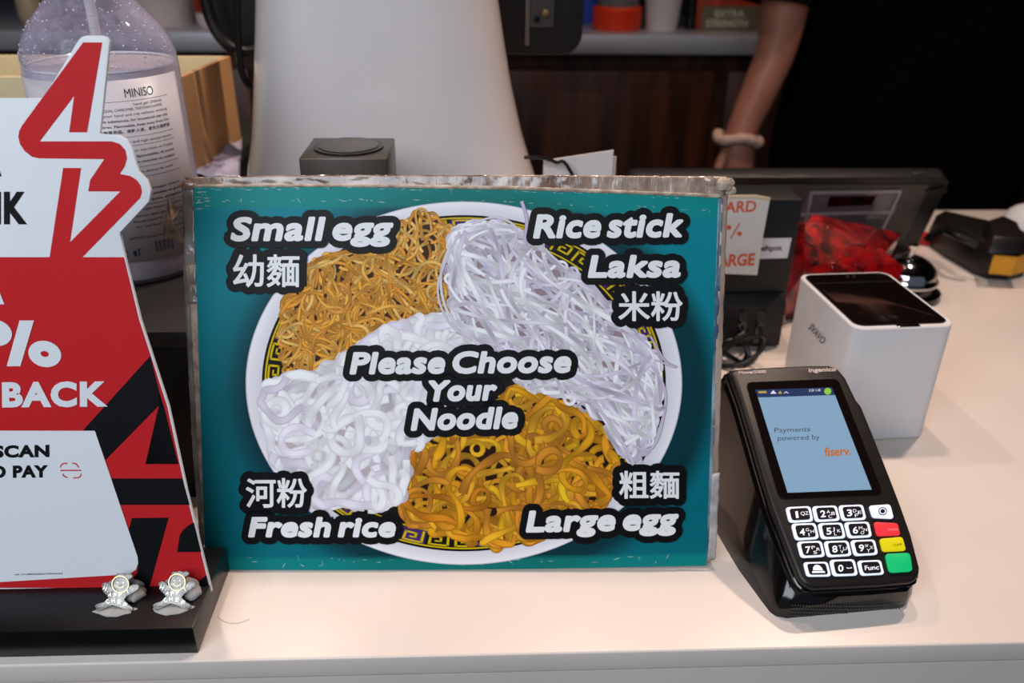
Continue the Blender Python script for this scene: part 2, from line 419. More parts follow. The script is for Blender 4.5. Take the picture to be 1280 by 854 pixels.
# face and hair (above the picture)
hd = Vector((cx, PY+.05, .70))
for s in (-1, 1):
    MB().lathe([(.001, -.012), (.009, -.008), (.012, 0), (.009, .008), (.001, .012)], hd+Vector((s*.032, -.078, 0)), 14).build('eye', mat('eye white', 'e0dcd8', .2), per, smooth=True)
    MB().lathe([(.003, -.03), (.012, -.015), (.013, .012), (.004, .03)], hd+Vector((s*.092, 0, -.01)), 12).build('ear', M_skin, per, smooth=True)
MB().prism([hd+Vector((-.016, -.078, -.04)), hd+Vector((.016, -.078, -.04)), hd+Vector((0, -.078, .012))], (0, -.022, -.002)).build('nose', M_skin, per, bevel=.004)
MB().box(tuple(hd+Vector((-.025, -.088, -.062))), tuple(hd+Vector((.025, -.076, -.052)))).build('mouth', mat('lips', '8a4040', .4), per, bevel=.004)
hr = []
for k in range(9):
    t = k/8*math.pi/2; hr.append((max(.104*math.cos(t), .002), .02+.105*math.sin(t)))
MB().lathe([(.1, -.05)]+hr, hd+Vector((0, .018, 0)), 28).build('hair', mat('dark hair', '120c0a', .5, var=.3), per, smooth=True)
# black shirt: draped torso with folds, short sleeve, black apron skirt
M_shirt = mat('black cotton', '010102', 0.95, spec=.08, var=.4, vscale=30, bump=.3, bscale=60)
m = MB(); rings = []
for k in range(26):
    z = -.62+k*(1.09/25); t = (z+.62)/1.09
    a = .205+.03*math.sin(t*3.1)-(.12*max(0, (t-.9)/.1)**2); bq = .135+.02*math.sin(t*3)-(.05*max(0, (t-.9)/.1)**2)
    ring = []
    for i in range(56):
        th = 2*math.pi*i/56
        fold = .008*math.sin(th*9+z*9)*(1-t)+.005*math.sin(th*5-z*22)
        ring.append((cx+(a+fold)*abs(math.cos(th))**.8*math.copysign(1, math.cos(th)), PY+.08+(bq+fold)*math.sin(th), z))
    rings.append(ring)
m.loft(rings); m.build('shirt', M_shirt, per, smooth=True)
mdir = el+(sho-el)*.45
m = MB(); hem = YY(966, 2, PY+.01); m.tube([sho+Vector((.03, .0, .03)), sho+(hem-sho)*.5, hem], lambda t: .060+.003*math.sin(t*20), 20); m.build('sleeve', M_shirt, per, smooth=True)
s2 = pts[13]; m = MB(); m.tube([s2+Vector((-.03, 0, .03)), s2+(pts[14]-s2)*.4, s2+(pts[14]-s2)*.85], .073, 20); m.build('sleeve', M_shirt, per, smooth=True)
for s in (-1, 1):
    MB().tube([(cx+s*.1, PY+.08, -.3), (cx+s*.11, PY+.07, -.6), (cx+s*.11, PY+.08, -.9)], lambda t: .1-.02*t, 18).build('trouser_leg', M_shirt, per, smooth=True)
    MB().box((cx+s*.115-.045, PY-.1, -.95), (cx+s*.115+.045, PY+.14, -.88)).build('shoe', M_blackm, per, bevel=.02)
# knitted wristband
m = MB(); ax = (wr-el).normalized(); a1 = ax.cross(Vector((0, 1, 0))).normalized(); a2 = ax.cross(a1)
wb = wr+ax*.005
loop = [wb+(a1*math.cos(t*math.pi/12)*.039+a2*math.sin(t*math.pi/12)*.034)+ax*(.004*math.sin(t*math.pi/4))-Vector((0,0,.010*math.cos(t*math.pi/12)))*-1 for t in range(25)]
m.tube(loop, lambda t: .0088+.0006*math.sin(t*70), 10, 5); m.build('wristband', mat('pale knit', 'c0a08e', .9, var=.2, vscale=300, bump=.5, bscale=500), per, smooth=True)

# ------------------------------------------------------------------ left rear: dark riser, cream box, plastic sheet
RZ = 0.14
rs = thing('dark_riser_unit', (-.42, .6, 0), 'dark grey low unit under the sanitiser bottle', 'unit')
M_riser = mat('riser grey', '262422', 0.5, var=.15, vscale=20, bump=.04, bscale=500)
MB().box((-.70, .497, RZ-.012), (-.178, .695, RZ)).build('top_panel', M_riser, rs, bevel=.002)
MB().box((-.695, .503, 0), (-.183, .690, RZ-.0125)).build('body', M_blackm, rs, bevel=.001)
rs2 = thing('rear_shelf_unit', (-.50, .92, 0), 'dark low unit carrying the cream box, behind the bottle unit', 'unit')
MB().box((-.80, .700, RZ-.012), (-.272, 1.14, RZ)).build('top_panel', M_riser, rs2, bevel=.002)
MB().box((-.795, .706, 0), (-.277, 1.135, RZ-.0125)).build('body', M_blackm, rs2, bevel=.001)

def yz(px, py, z): return G(px, py, z)
pBR = yz(303, 181, RZ); topz = YY(285, 70, pBR.y).z
pFR = Vector((pBR.x-.02, .0, RZ)); 
fy = .74
x_r = pBR.x
M_cream = mat('cream card', 'd9c79a', 0.6, var=.05)
M_tan = mat('tan side', 'cfa070', 0.6, var=.12, vscale=12)
tr = thing('open_cream_box', (x_r-.22, (fy+pBR.y)/2, RZ), 'open cream box with tan side behind the sanitiser bottle', 'box')
xr0 = G(225, 97, topz).x; yr0 = G(225, 97, topz).y
th = .006
q = [Vector((xr0, yr0, RZ)), Vector((x_r, pBR.y, RZ)), Vector((x_r-.5, pBR.y, RZ)), Vector((xr0-.5, yr0, RZ))]
H_ = Vector((0, 0, topz-RZ))
def wallseg(a, b, inn, name, mm, e0=0, e1=0):
    d = (b-a).normalized(); n = Vector((-d.y, d.x, 0))
    if n.dot(inn-a) < 0: n = -n
    a2 = a+d*e0; b2 = b-d*e1
    MB().prism([a2, b2, b2+n*th, a2+n*th], H_).build(name, mm, tr, bevel=.0008)
cen = sum(q, Vector())/4
wallseg(q[0], q[1], cen, 'side_wall', M_tan)
wallseg(q[1], q[2], cen, 'back_wall', M_cream, th+.0005)
wallseg(q[2], q[3], cen, 'side_wall', M_cream, th+.0005)
wallseg(q[3], q[0], cen, 'front_wall', M_cream, th+.0005, th+.0005)
MB().prism([p+(cen-p)*.05+Vector((0, 0, .001)) for p in q], (0, 0, .004)).build('bottom', M_cream, tr)

# crumpled pale sheet on the riser
m = MB(); vs = []; n = 18
A, B_, C_, D_ = G(236, 222, RZ+.002), G(312, 222, RZ+.002), G(316, 176, RZ+.002), G(262, 192, RZ+.002)
B_.x -= .01; C_.x -= .012
for j in range(n):
    for i in range(n):
        u, v = i/(n-1), j/(n-1); p = (A*(1-u)+B_*u)*(1-v)+(D_*(1-u)+C_*u)*v
        p.z += .012*abs(noise.noise(Vector((u*2.4, v*2.0, 3))))+.010*math.sin(u*3.1)*v
        vs.append(p)
m.add(vs, [(j*n+i, j*n+i+1, (j+1)*n+i+1, (j+1)*n+i) for j in range(n-1) for i in range(n-1)])
o = m.build('plastic_sheet', mat('pale sheet', 'c9c6de', .3, var=.1, vscale=10), smooth=True); origin_to(o, (A+C_)/2)
sd = o.modifiers.new('s', 'SOLIDIFY'); sd.thickness = .0008
tag(o, 'crumpled pale lilac sheet lying between cream box and white monitor stand', 'sheet')

# ------------------------------------------------------------------ register monitor on a flared white column
SY = .80
rm = thing('register_monitor', (-.085, SY, 0), 'black register monitor on a broad glossy white flared column', 'monitor')
M_col = mat('gloss white column', 'e0d8d6', 0.10, coat=.3, var=.02, vscale=6)
rings = []
def colw(z):   # left and right silhouettes
    L = [(0, -.262), (.06, -.245), (.10, -.234), (.14, -.2265), (.1617, -.2234), (.20, -.2135), (.25, -.2055), (.317, -.1952), (.40, -.186), (.50, -.18)]
    R = [(0, .135), (.06, .100), (.10, .080), (.14, .0625), (.1617, .0545), (.20, .0425), (.25, .031), (.317, .0200), (.40, .012), (.50, .008)]
    f = lambda T: np.interp(z, [a for a, _ in T], [b for _, b in T])
    return f(L), f(R)
for k in range(34):
    z = k*.5/33; l, r_ = colw(z); cxx = (l+r_)/2; hw = (r_-l)/2
    hd_ = .085+.035*max(0, 1-z/.25)**2
    ring = []
    for i in range(64):
        th_ = 2*math.pi*i/64; cth, sth = math.cos(th_), math.sin(th_)
        ring.append((cxx+hw*math.copysign(abs(cth)**.62, cth), SY+.02+hd_*math.copysign(abs(sth)**.8, sth), z))
    rings.append(ring)
MB().loft(rings).build('column', M_col, rm, smooth=True)
my = .93
ml = YY(292, 60, my); mr_ = YY(728, 50, my); mzb = YY(640, 69, my).z
o = MB().prism([(x, my, z) for x, z in rrect(ml.x-.02, mzb, mr_.x, mzb+.30, .022, 6)], (0, .03, 0)).build('display_housing', M_blackm, rm, bevel=.004)
a0 = YY(662, -10, my-.001); a1_ = YY(692, 34, my-.001)
pp = MB().box((a0.x, my-.004, a1_.z), (a1_.x, my-.0005, a1_.z+.08)).build('port_panel', mat('port panel grey', '4c4a4c', .4, metal=.3), rm, bevel=.001)
c = YY(682, 16, my-.004)
Mr = Matrix.Rotation(math.radians(90), 4, 'X')
MB().lathe([(.0035, 0), (.0035, .006), (.002, .0062)], c, 16, M=Mr).build('socket', mat('brass', 'b09060', .3, metal=1), pp, smooth=True)
c = YY(671, 24, my-.004)
MB().lathe([(.0035, 0), (.0035, .002)], c, 16, M=Mr).build('port_hole', M_gloss, pp, smooth=True)
a0 = YY(656, 56, my-.001)
MB().box((a0.x, my-.0065, a0.z), (a0.x+.0045, my-.0045, a0.z+.1)).build('bracket', mat('bracket grey', '7a706c', .4, metal=.5), rm, bevel=.0006)
m = MB(); m.tube([YY(252, -30, .90), YY(262, 20, .90), YY(280, 52, .90), YY(304, 64, .905), YY(330, 60, .915)], .006, 10); m.build('cable', M_black, rm, smooth=True)
m = MB(); m.tube([YY(296, -30, .89), YY(297, 40, .89), YY(301, 85, .89), YY(312, 108, .90), YY(335, 118, .915)], .0035, 8); m.build('cable', M_black, rm, smooth=True)

# steel block with round inset
t0 = YY(373, 198, .60); s0 = YY(484, 198, .60).x-t0.x
bk = thing('steel_block', (t0.x+s0/2, .60+s0/2, 0), 'square grey metal post with a round inset top', 'post')
M_blk = mat('worn grey metal', '5e5852', .38, metal=.7, var=.35, vscale=25, rvar=.15, bump=.03, bscale=700)
MB().box((t0.x, .60, 0), (t0.x+s0, .60+s0*.98, t0.z)).build('post', M_blk, bk, bevel=.0012)
cc = Vector((t0.x+s0/2, .60+s0*.49, t0.z))
MB().lathe([(s0*.36, 0.0002), (s0*.41, .0002), (s0*.41, .0016), (s0*.36, .0016)], cc, 48).build('ring', mat('dark ring', '2c2a28', .4, metal=.5), bk, smooth=True)
MB().lathe([(s0*.345, .0002), (s0*.352, .0022), (s0*.30, .0026)], cc, 48).build('disc', M_blk, bk, smooth=True)

# white cards behind the board with black lead
M_card = mat('white card', 'd8d0ce', .6, var=.04, bump=.03)
for nm, quad, y_, lb in (('card_sheet', [(667, 201), (767, 188), (772, 235), (667, 235)], .745, 'white card standing behind the board, taller front one of two'),
                     ('card_sheet', [(700, 203), (770.5, 196), (776, 235), (700, 235)], .752, 'white card standing behind the board, half hidden rear one')):
    p = [YY(a, b_, y_) for a, b_ in quad]; p[2].z = 0; p[3].z = 0; p[2].x = p[1].x+.002; p[3].x = p[0].x
    if y_ < .75: p[3].x = p[0].x = max(p[0].x, .11-.05)
    o = MB().prism(p, (0, .002, 0)).build(nm, M_card); origin_to(o, (p[2]+p[3])/2); tag(o, lb, 'card')
m = MB(); m.tube([YY(655, 197, .735), YY(675, 197, .735), YY(695, 203, .735), YY(714, 216, .735), Vector((.13, .735, .08)), Vector((.15, .735, .003))], .0016, 8)
o = m.build('black_lead', M_black, smooth=True); tag(o, 'thin black lead crossing the white cards behind the board', 'cable')

# ------------------------------------------------------------------ sanitiser bottle
ap = YY(125, 90, .62); bc = Vector((ap.x+.0025, .62, RZ)); R0 = .0508
sb = thing('sanitiser_bottle', bc, 'clear pump bottle of hand gel with printed white label', 'bottle')
def thinclear(name, tint, alpha_mix, rough=.06, fog=0.2):
    m = bpy.data.materials.new(name); m.use_nodes = True; nt = m.node_tree; out = nt.nodes['Material Output']; b = nt.nodes['Principled BSDF']
    b.inputs['Base Color'].default_value = lin(tint); b.inputs['Roughness'].default_value = rough; b.inputs['Coat Weight'].default_value = .5
    tr_ = nt.nodes.new('ShaderNodeBsdfTransparent'); tr_.inputs[0].default_value = (.93, .93, .97, 1)
    ms = nt.nodes.new('ShaderNodeMixShader'); fr = nt.nodes.new('ShaderNodeLayerWeight'); fr.inputs[0].default_value = .35
    nz = nt.nodes.new('ShaderNodeTexNoise'); nz.inputs['Scale'].default_value = 160; nz.inputs['Detail'].default_value = 4
    tc = nt.nodes.new('ShaderNodeTexCoord'); nt.links.new(tc.outputs['Object'], nz.inputs['Vector'])
    mr = nt.nodes.new('ShaderNodeMapRange'); mr.inputs[1].default_value = .4; mr.inputs[2].default_value = .75; mr.inputs[3].default_value = alpha_mix; mr.inputs[4].default_value = alpha_mix+fog
    nt.links.new(nz.outputs['Fac'], mr.inputs[0])
    ad = nt.nodes.new('ShaderNodeMath'); ad.operation = 'ADD'; ad.use_clamp = True
    ml_ = nt.nodes.new('ShaderNodeMath'); ml_.operation = 'MULTIPLY'; ml_.inputs[1].default_value = .6
    nt.links.new(fr.outputs['Facing'], ml_.inputs[0]); nt.links.new(ml_.outputs[0], ad.inputs[0]); nt.links.new(mr.outputs[0], ad.inputs[1])
    nt.links.new(ad.outputs[0], ms.inputs[0]); nt.links.new(tr_.outputs[0], ms.inputs[1]); nt.links.new(b.outputs[0], ms.inputs[2])
    nt.links.new(ms.outputs[0], out.inputs[0]); return m
shp = [(.0500, .004), (R0, .012), (R0, .148), (.0500, .158), (.0472, .167), (.0420, .176), (.0352, .184), (.0280, .192), (.0210, .202), (.0160, .214), (.0160, .235)]
m = MB(); m.lathe([(.043, 0), (.048, .0012)]+shp, bc, 72, cap1=False); m.build('bottle_wall', thinclear('clear bottle plastic', 'b9b4cc', .10), sb, smooth=True, auto=60)
m = MB(); m.lathe([(.041, .002), (.0475, .004), (.0495, .012), (.0495, .149), (.047, .1495)], bc, 64)
m.build('gel', mat('milky gel', 'd4cace', .25, sss=.2, var=.03, vscale=14), sb, smooth=True)
gelring = MB(); gelring.tube([bc+Vector((math.cos(t*math.pi/16)*.0486, math.sin(t*math.pi/16)*.0486, .1505)) for t in range(33)], .0009, 6, 3)
gelring.build('gel_rim', mat('gel rim', 'e8ecf0', .1, coat=1), sb, smooth=True)
# dip tube, collar, pump
MB().lathe([(.0035, .150), (.0035, .218)], bc, 16).build('dip_tube', mat('tube plastic', 'c8c4c4', .3), sb, smooth=True)
o = MB().lathe([(.019, .2355), (.020, .237), (.020, .258), (.012, .263), (.006, .264), (.006, .288)], bc, 40).build('pump_collar', M_white, sb, smooth=True)
m = MB(); m.lathe([(.012, .2885), (.013, .291), (.013, .301), (.010, .304)], bc, 32); m.tube([bc+Vector((0, 0, .296)), bc+Vector((-.02, -.03, .297)), bc+Vector((-.028, -.042, .289))], .0045, 10)
m.build('pump_head', M_white, sb, smooth=True)
# droplets on the inside of the clear shoulder
m = MB()
for k in range(260):
    th_ = rnd.uniform(math.pi, 2*math.pi); z = rnd.uniform(.151, .205); rr = np.interp(z, [p[1] for p in shp], [p[0] for p in shp])+.0001
    s_ = rnd.uniform(.0003, .0009); c = bc+Vector((rr*math.cos(th_), rr*math.sin(th_), z))
    m.add([c+Vector((s_, 0, 0)), c+Vector((0, s_, 0)), c+Vector((-s_, 0, 0)), c+Vector((0, -s_, 0)), c+Vector((0, 0, s_*1.2)), c+Vector((0, 0, -s_*1.2))], [(0,1,4),(1,2,4),(2,3,4),(3,0,4),(1,0,5),(2,1,5),(3,2,5),(0,3,5)])
o = m.build('droplets', mat('droplet', 'cfd0dc', .05, coat=1), sb, smooth=True); o['kind'] = 'stuff'
# label wrapped on the cylinder
LR = R0+.0003; L0 = -160; L1 = -5; zl0, zl1 = .020, .146
def cyl(x, y, h=0):   # x in degrees, y = height in mm above the bottle foot
    t_ = math.radians(x); return bc+Vector(((LR+h)*math.cos(t_), (LR+h)*math.sin(t_), y/1000))
m = MB(); nn = 48
vs = [cyl(L0+(L1-L0)*i/nn, z*1000) for z in (zl0, zl1) for i in range(nn+1)]
m.add(vs, [(i, i+1, nn+2+i, nn+1+i) for i in range(nn)])
lab = m.build('label', mat('label white', 'c9c5cb', .35, var=.03, coat=.3), sb, smooth=True); lab.modifiers.new('s', 'SOLIDIFY').thickness = -.0002
M_navy = mat('navy print', '1c2244', .5)
def cylP(x, y, h=0): return cyl(x, 140-y, .0004)
m = MB()
def cl(s, xr, z, hgt, wdt=None, g=0):
    # right-aligned line ending at angle xr degrees
    wdt = wdt or len(s)*hgt*1.05*.62/LR/1000*57.3
    text(m, s, lambda a, b_, h: cyl(a, b_, .0004), (xr-wdt, z), (xr, z), hgt, 0, vert=(0, 1), grow=0, off=g)
cl('MINISO', -34, 134.5, 5.6, 22, .0)
A0 = -24
for z, s_, b_, wd in ((129, 'hand gel (500ml)', 0, None), (126, 'ALCOHOL, WATER (AQUA), CARBOMER, TRIETHANOLAMINE', 0, None), (122.6, 'Put a small amount of this Gel on your hand and rub without washing', 0, None),
        (119, 'Externally. Do not use on lipid soluble substances, for household use only', 1, None), (115.4, 'physician. Keep out of reach of children. Flammable, keep away from fire', 1, None),
        (111.6, '外用，請勿用於脂溶性物質表面。遠離火源，避免兒童觸摸', 1, 84), (104.5, 'Store in a cool place, avoid direct sunlight and high temperatures', 0, None),
        (98.5, 'Appliquer une quantite appropriee de gel sur vos mains et frottez', 0, None), (94.5, 'seulement. Ne pas utiliser sur des substances liposolubles, et autres', 1, None), (90.5, 'Rincer abondamment a l eau et consulter un medecin', 1, None),
        (83.5, 'Conserver en evitant la lumiere directe du soleil', 0, None), (71, 'Aplique gel en sus manos y frote sin enjuagar, externo', 0, None), (67, 'No utilizar en sustancias solubles en grasa', 1, None), (63, 'Mantener lejos de fuente, enjuaguelos', 1, None),
        (57, 'Mantener en un lugar fresco. Evite la luz', 0, None), (52.5, 'Production date: see the package', 0, None), (48.5, 'Manufactured for: Cosmetic Co.', 0, None), (44.5, 'No. 2nd Road, Industrial Zone', 0, None), (40.5, 'Distributed by', 0, None), (36.5, 'LIMITED, Group Inc. 2580 Corporate', 0, None)):
    cl(s_, A0-(4 if len(s_) < 50 and b_ == 0 and z > 60 else 0), z, 1.75, wd or min(100, len(s_)*1.45), .012 if b_ else 0)
for z in (132.2, 108.5, 102.5, 87.5, 80.5, 60.5):
    m.add([cyl(L0+4+(L1-L0-20)*i/20, z+d, .0004) for d in (0, .25) for i in range(21)], [(i, i+1, 22+i, 21+i) for i in range(20)])
# small marks: boxed panel, recycling ring, bin, bar code
for a0_, a1_2, z0_, z1_ in ((-96, -87, 23, 35),):
    for (p, q_) in (((a0_, z0_), (a1_2, z0_)), ((a1_2, z0_), (a1_2, z1_)), ((a1_2, z1_), (a0_, z1_)), ((a0_, z1_), (a0_, z0_)), ((a0_, 28), (a1_2, 28))):
        dx_ = .25 if p[0] == q_[0] else 0; dz_ = .25 if p[1] == q_[1] else 0
        m.add([cyl(p[0], p[1], .0004), cyl(q_[0], q_[1], .0004), cyl(q_[0]+dx_, q_[1]+dz_, .0004), cyl(p[0]+dx_, p[1]+dz_, .0004)], [(0, 1, 2, 3)])
for k in range(3):
    for j in range(5):
        t1 = math.radians(k*120+j*18); t2 = math.radians(k*120+j*18+18); cx_, cz_ = -79, 26.5
        m.add([cyl(cx_+3*math.cos(t1), cz_+2.9*math.sin(t1), .0004), cyl(cx_+3*math.cos(t2), cz_+2.9*math.sin(t2), .0004), cyl(cx_+2.4*math.cos(t2), cz_+2.3*math.sin(t2), .0004), cyl(cx_+2.4*math.cos(t1), cz_+2.3*math.sin(t1), .0004)], [(0,1,2,3)])
m.add([cyl(a_, b_, .0004) for a_, b_ in ((-72, 24), (-70, 24), (-69.4, 28), (-72.6, 28))], [(0,1,2,3)])
m.add([cyl(a_, b_, .0004) for a_, b_ in ((-68.6, 24), (-67.8, 24), (-67.2, 29.5), (-68.6, 29.5))], [(0,1,2,3)])
for k in range(14):
    a_ = -55+k*1.1; wdd = .35 if k % 3 else .7
    m.add([cyl(x_, y_, .0004) for x_, y_ in ((a_, 25), (a_+wdd, 25), (a_+wdd, 33), (a_, 33))], [(0,1,2,3)])
m.build('label_print', M_navy, lab)

# ------------------------------------------------------------------ menu board
BO, byaw, blean = Vector((-.18019, .42674, .0019)), -.02562, 1.19922
ba = Vector((math.cos(byaw), math.sin(byaw), 0)); bnb = Vector((-math.sin(byaw), math.cos(byaw), 0))
bb = bnb*math.cos(blean)+Vector((0, 0, math.sin(blean)))
BP = Plane(BO, ba, bb)
mbd = thing('menu_board', BP.P(570, 712), 'teal noodle menu board wrapped in worn clear tape, leaning back on the counter', 'sign')
mbd.location.z = 0
M_ply = mat('weathered board edge', '9c8272', .45, color2='5e4a40', vscale=30, stretch=(1, 1, 1), bump=.4, bscale=90, coat=.4)
out = [(229, 226), (560, 220), (906, 221), (909, 246), (892, 699), (880, 708), (262, 711), (248, 560), (236, 330)]
MB().prism([BP.P(x, y, -.0008) for x, y in out], -BP.n*.0075).build('backing_board', M_ply, mbd, bevel=.0006)
def strip(name, top, bot, m_, nseg=60, nv=6, amp=.0012, base=.0002, f=90, seed=0):
    """crinkled tape strip between two polylines on the board face"""
    def samp(pl, t):
        L = [0]
        for i in range(1, len(pl)): L.append(L[-1]+math.dist(pl[i], pl[i-1]))
        d = t*L[-1]; i = max(k for k in range(len(L)) if L[k] <= d+1e-9); i = min(i, len(pl)-2)
        s_ = (d-L[i])/(L[i+1]-L[i]); return (pl[i][0]+(pl[i+1][0]-pl[i][0])*s_, pl[i][1]+(pl[i+1][1]-pl[i][1])*s_)
    mm = MB(); vs = []
    for j in range(nv):
        for i in range(nseg+1):
            a = samp(top, i/nseg); b_ = samp(bot, i/nseg); t = j/(nv-1)
            x = a[0]*(1-t)+b_[0]*t; y = a[1]*(1-t)+b_[1]*t
            if j in (0, nv-1):
                jt = 1.1*noise.noise(Vector((i*.9, j*3.1, seed))); x += jt*(1 if abs(top[0][0]-top[-1][0]) < 60 else 0); y += jt*(1 if abs(top[0][0]-top[-1][0]) >= 60 else 0)
            hh = base+amp*(.5+.5*noise.noise(Vector((x*.11, y*.11, seed+.5))))+amp*.5*abs(noise.noise(Vector((x*.4, y*.4, seed))))
            vs.append(BP.P(x, y, hh))
    mm.add(vs, [(j*(nseg+1)+i, j*(nseg+1)+i+1, (j+1)*(nseg+1)+i+1, (j+1)*(nseg+1)+i) for j in range(nv-1) for i in range(nseg)])
    o = mm.build(name, m_, mbd, smooth=True); o.modifiers.new('s', 'SOLIDIFY').thickness = -.0003; return o
M_edge1 = mat('crinkled tape over brown card', 'b09a8a', .18, color2='75584a', vscale=55, stretch=(1, .3, .3), bump=.6, bscale=160, coat=.7)
M_edge2 = mat('pale frayed card', 'c9b7a4', .6, color2='94806e', vscale=120, bump=.5, bscale=220)
M_edge3 = mat('clear tape grey', '8f8a88', .15, color2='5c5450', vscale=40, bump=.5, bscale=120, coat=.8)
M_blue = mat('bluish laminate edge', '9fb0bc', .2, color2='3c5a72', vscale=50, stretch=(1, 1, .5), bump=.3, coat=.6)
strip('top_tape', [(231, 222), (400, 219), (640, 219), (905, 221)], [(240, 235), (420, 233), (640, 236), (905, 246)], M_edge1, 120, 8, seed=1)
strip('frayed_edge', [(244, 231), (420, 230.5), (640, 233), (902, 243)], [(244, 234.5), (420, 234), (640, 237.5), (900, 247.5)], M_edge2, 140, 3, .0005, .0015, seed=2)
strip('side_tape', [(228, 226), (231, 330), (236, 380)], [(244, 233), (245, 330), (249, 380)], M_edge3, 40, 6, .0014, seed=3)
strip('side_card', [(236, 331), (247, 560), (258, 708)], [(246, 331), (254, 560), (262, 708)], M_edge2, 60, 4, .0005, .0003, seed=4)
strip('side_tape', [(229, 332), (241, 560), (252, 700)], [(236, 332), (247, 560), (257, 700)], M_edge3, 60, 3, .0006, .0002, seed=5)
strip('side_laminate', [(896, 248), (889, 470), (882, 700)], [(903, 248), (895, 470), (887, 700)], M_blue, 60, 4, .0005, .0006, seed=6)
strip('side_card', [(901, 244), (893, 470), (886, 700)], [(909, 244), (901, 470), (893, 699)], M_edge1, 60, 5, .0008, .0004, seed=7)
strip('torn_edge', [(889, 592), (884, 700)], [(899, 590), (894, 697)], mat('torn white paper', 'bdb9b6', .7, color2='8f8a86', vscale=90, bump=.6, bscale=150), 30, 5, .0012, .001, seed=8)
# crumpled corner lumps of tape
def lump(name, px, py, r, m_, seed, h=.001):
    mm = MB(); c = BP.P(px, py, h); rings = []
    for k in range(9):
        ph = -math.pi/2+math.pi*k/8; rings.append([c+BP.a*(r*max(math.cos(ph), .02)*math.cos(t*math.pi/8)*(1+.5*noise.noise(Vector((k*.8, t*.9, seed)))))+BP.b*(.7*r*max(math.cos(ph), .02)*math.sin(t*math.pi/8)*(1+.5*noise.noise(Vector((t*.8, k*.9, seed)))))+BP.n*(r*.45*math.sin(ph)) for t in range(16)])
    mm.loft(rings); return mm.build(name, m_, mbd, smooth=True, auto=25)
lump('tape_lump', 905, 230, .0060, M_edge2, 1.3); lump('tape_lump', 888, 226, .0045, M_edge1, 4.3); lump('tape_lump', 236, 232, .0045, M_edge1, 2.2); lump('tape_lump', 913, 238, .0045, M_edge2, 7.2, -.002)
# torn brown scrap sticking out at the left
sc = [(228, 258), (222, 262), (214, 251), (210, 246), (208, 256), (212, 272), (206, 284), (205, 296), (216, 300), (224, 308), (230, 300)]
vs = [BP.P(x, y, .001+.004*noise.noise(Vector((x*.2, y*.2, 1)))) for x, y in sc]; c = BP.P(219, 278, .006)
m = MB().add(vs+[c], [(i, i+1, len(sc)) for i in range(len(sc)-1)]); o = m.build('torn_scrap', mat('brown scrap', '8a7462', .6, color2='54443a', vscale=150, bump=.5), mbd); o.modifiers.new('s', 'SOLIDIFY').thickness = .0005

# the print

M_print = mat('printed ink', 'ffffff', .42, vcol=True)
M_print.node_tree.nodes['Principled BSDF'].inputs['Specular IOR Level'].default_value = .15
S0 = .0017
def lerp(a, b_, t): return tuple(a[i]*(1-t)+b_[i]*t for i in range(len(a)))
Cx, Cy, Rx, Ry = 580, 478.5, 272, 226.5
TL, TR, BRc, BLc = (243, 233.5), (897, 247), (882, 706), (258, 711)
def teal_at(x, y):
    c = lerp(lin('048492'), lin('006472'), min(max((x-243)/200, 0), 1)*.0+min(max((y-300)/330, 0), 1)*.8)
    dl = max(0, 1-abs((x-250)/70)); c = lerp(c, lin('04565f'), .0*dl)
    # printed drop shadow of the plate, right and below
    d = math.hypot((x-Cx-14)/(Rx+12), (y-Cy-8)/(Ry+8)); s_ = min(max((1.10-d)/.10, 0), 1)
    c = lerp(c, lin('031a20'), s_*.85)
    d = math.hypot((x-Cx)/(Rx+20), (y-Cy)/(Ry+20)); s_ = min(max((1.10-d)/.12, 0), 1)
    return lerp(c, lin('043a44'), s_*.45)
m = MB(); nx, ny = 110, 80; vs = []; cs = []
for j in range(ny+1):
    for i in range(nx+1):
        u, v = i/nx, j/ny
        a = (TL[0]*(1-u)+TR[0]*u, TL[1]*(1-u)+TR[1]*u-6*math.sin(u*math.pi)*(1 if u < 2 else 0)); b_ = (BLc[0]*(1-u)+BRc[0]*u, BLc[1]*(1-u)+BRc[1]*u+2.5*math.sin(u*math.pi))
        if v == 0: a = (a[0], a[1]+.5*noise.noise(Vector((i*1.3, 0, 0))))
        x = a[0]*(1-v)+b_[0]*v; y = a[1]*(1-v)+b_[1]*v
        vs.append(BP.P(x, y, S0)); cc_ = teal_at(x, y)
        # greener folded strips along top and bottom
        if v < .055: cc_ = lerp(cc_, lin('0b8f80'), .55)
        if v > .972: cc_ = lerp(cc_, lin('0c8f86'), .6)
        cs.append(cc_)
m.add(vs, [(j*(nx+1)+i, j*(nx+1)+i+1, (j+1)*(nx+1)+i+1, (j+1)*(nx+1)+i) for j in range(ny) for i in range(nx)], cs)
sheet = m.build('printed_sheet', M_print, mbd, colors=True)
# white scuffs along the folds
m = MB()
for k in range(150):
    if k < 90: u = rnd.random(); x = 250+u*640; y = 236.5+u*12+rnd.choice((0, 0, 14, 15))+rnd.uniform(-1.5, 2)-5*math.sin(u*math.pi)
    elif k < 130: u = rnd.random(); x = 262+u*615; y = 699-u*2+rnd.uniform(-3, 8)
    else: x = rnd.uniform(248, 262); y = rnd.uniform(240, 262)
    l = rnd.uniform(.8, 6); a = rnd.choice((0, 0, rnd.uniform(-1.5, 1.5))); w_ = rnd.uniform(.15, .5)
    d = np.array((math.cos(a), math.sin(a))); n_ = np.array((-d[1], d[0])); p = np.array((x, y))
    m.add([BP.P(*(p-d*l), S0+.0001), BP.P(*(p-n_*w_), S0+.0001), BP.P(*(p+d*l), S0+.0001), BP.P(*(p+n_*w_), S0+.0001)], [(0,1,2,3)])
m.build('scuffs', mat('scuffed white', 'b8c8c4', .6), sheet)['kind'] = 'stuff'
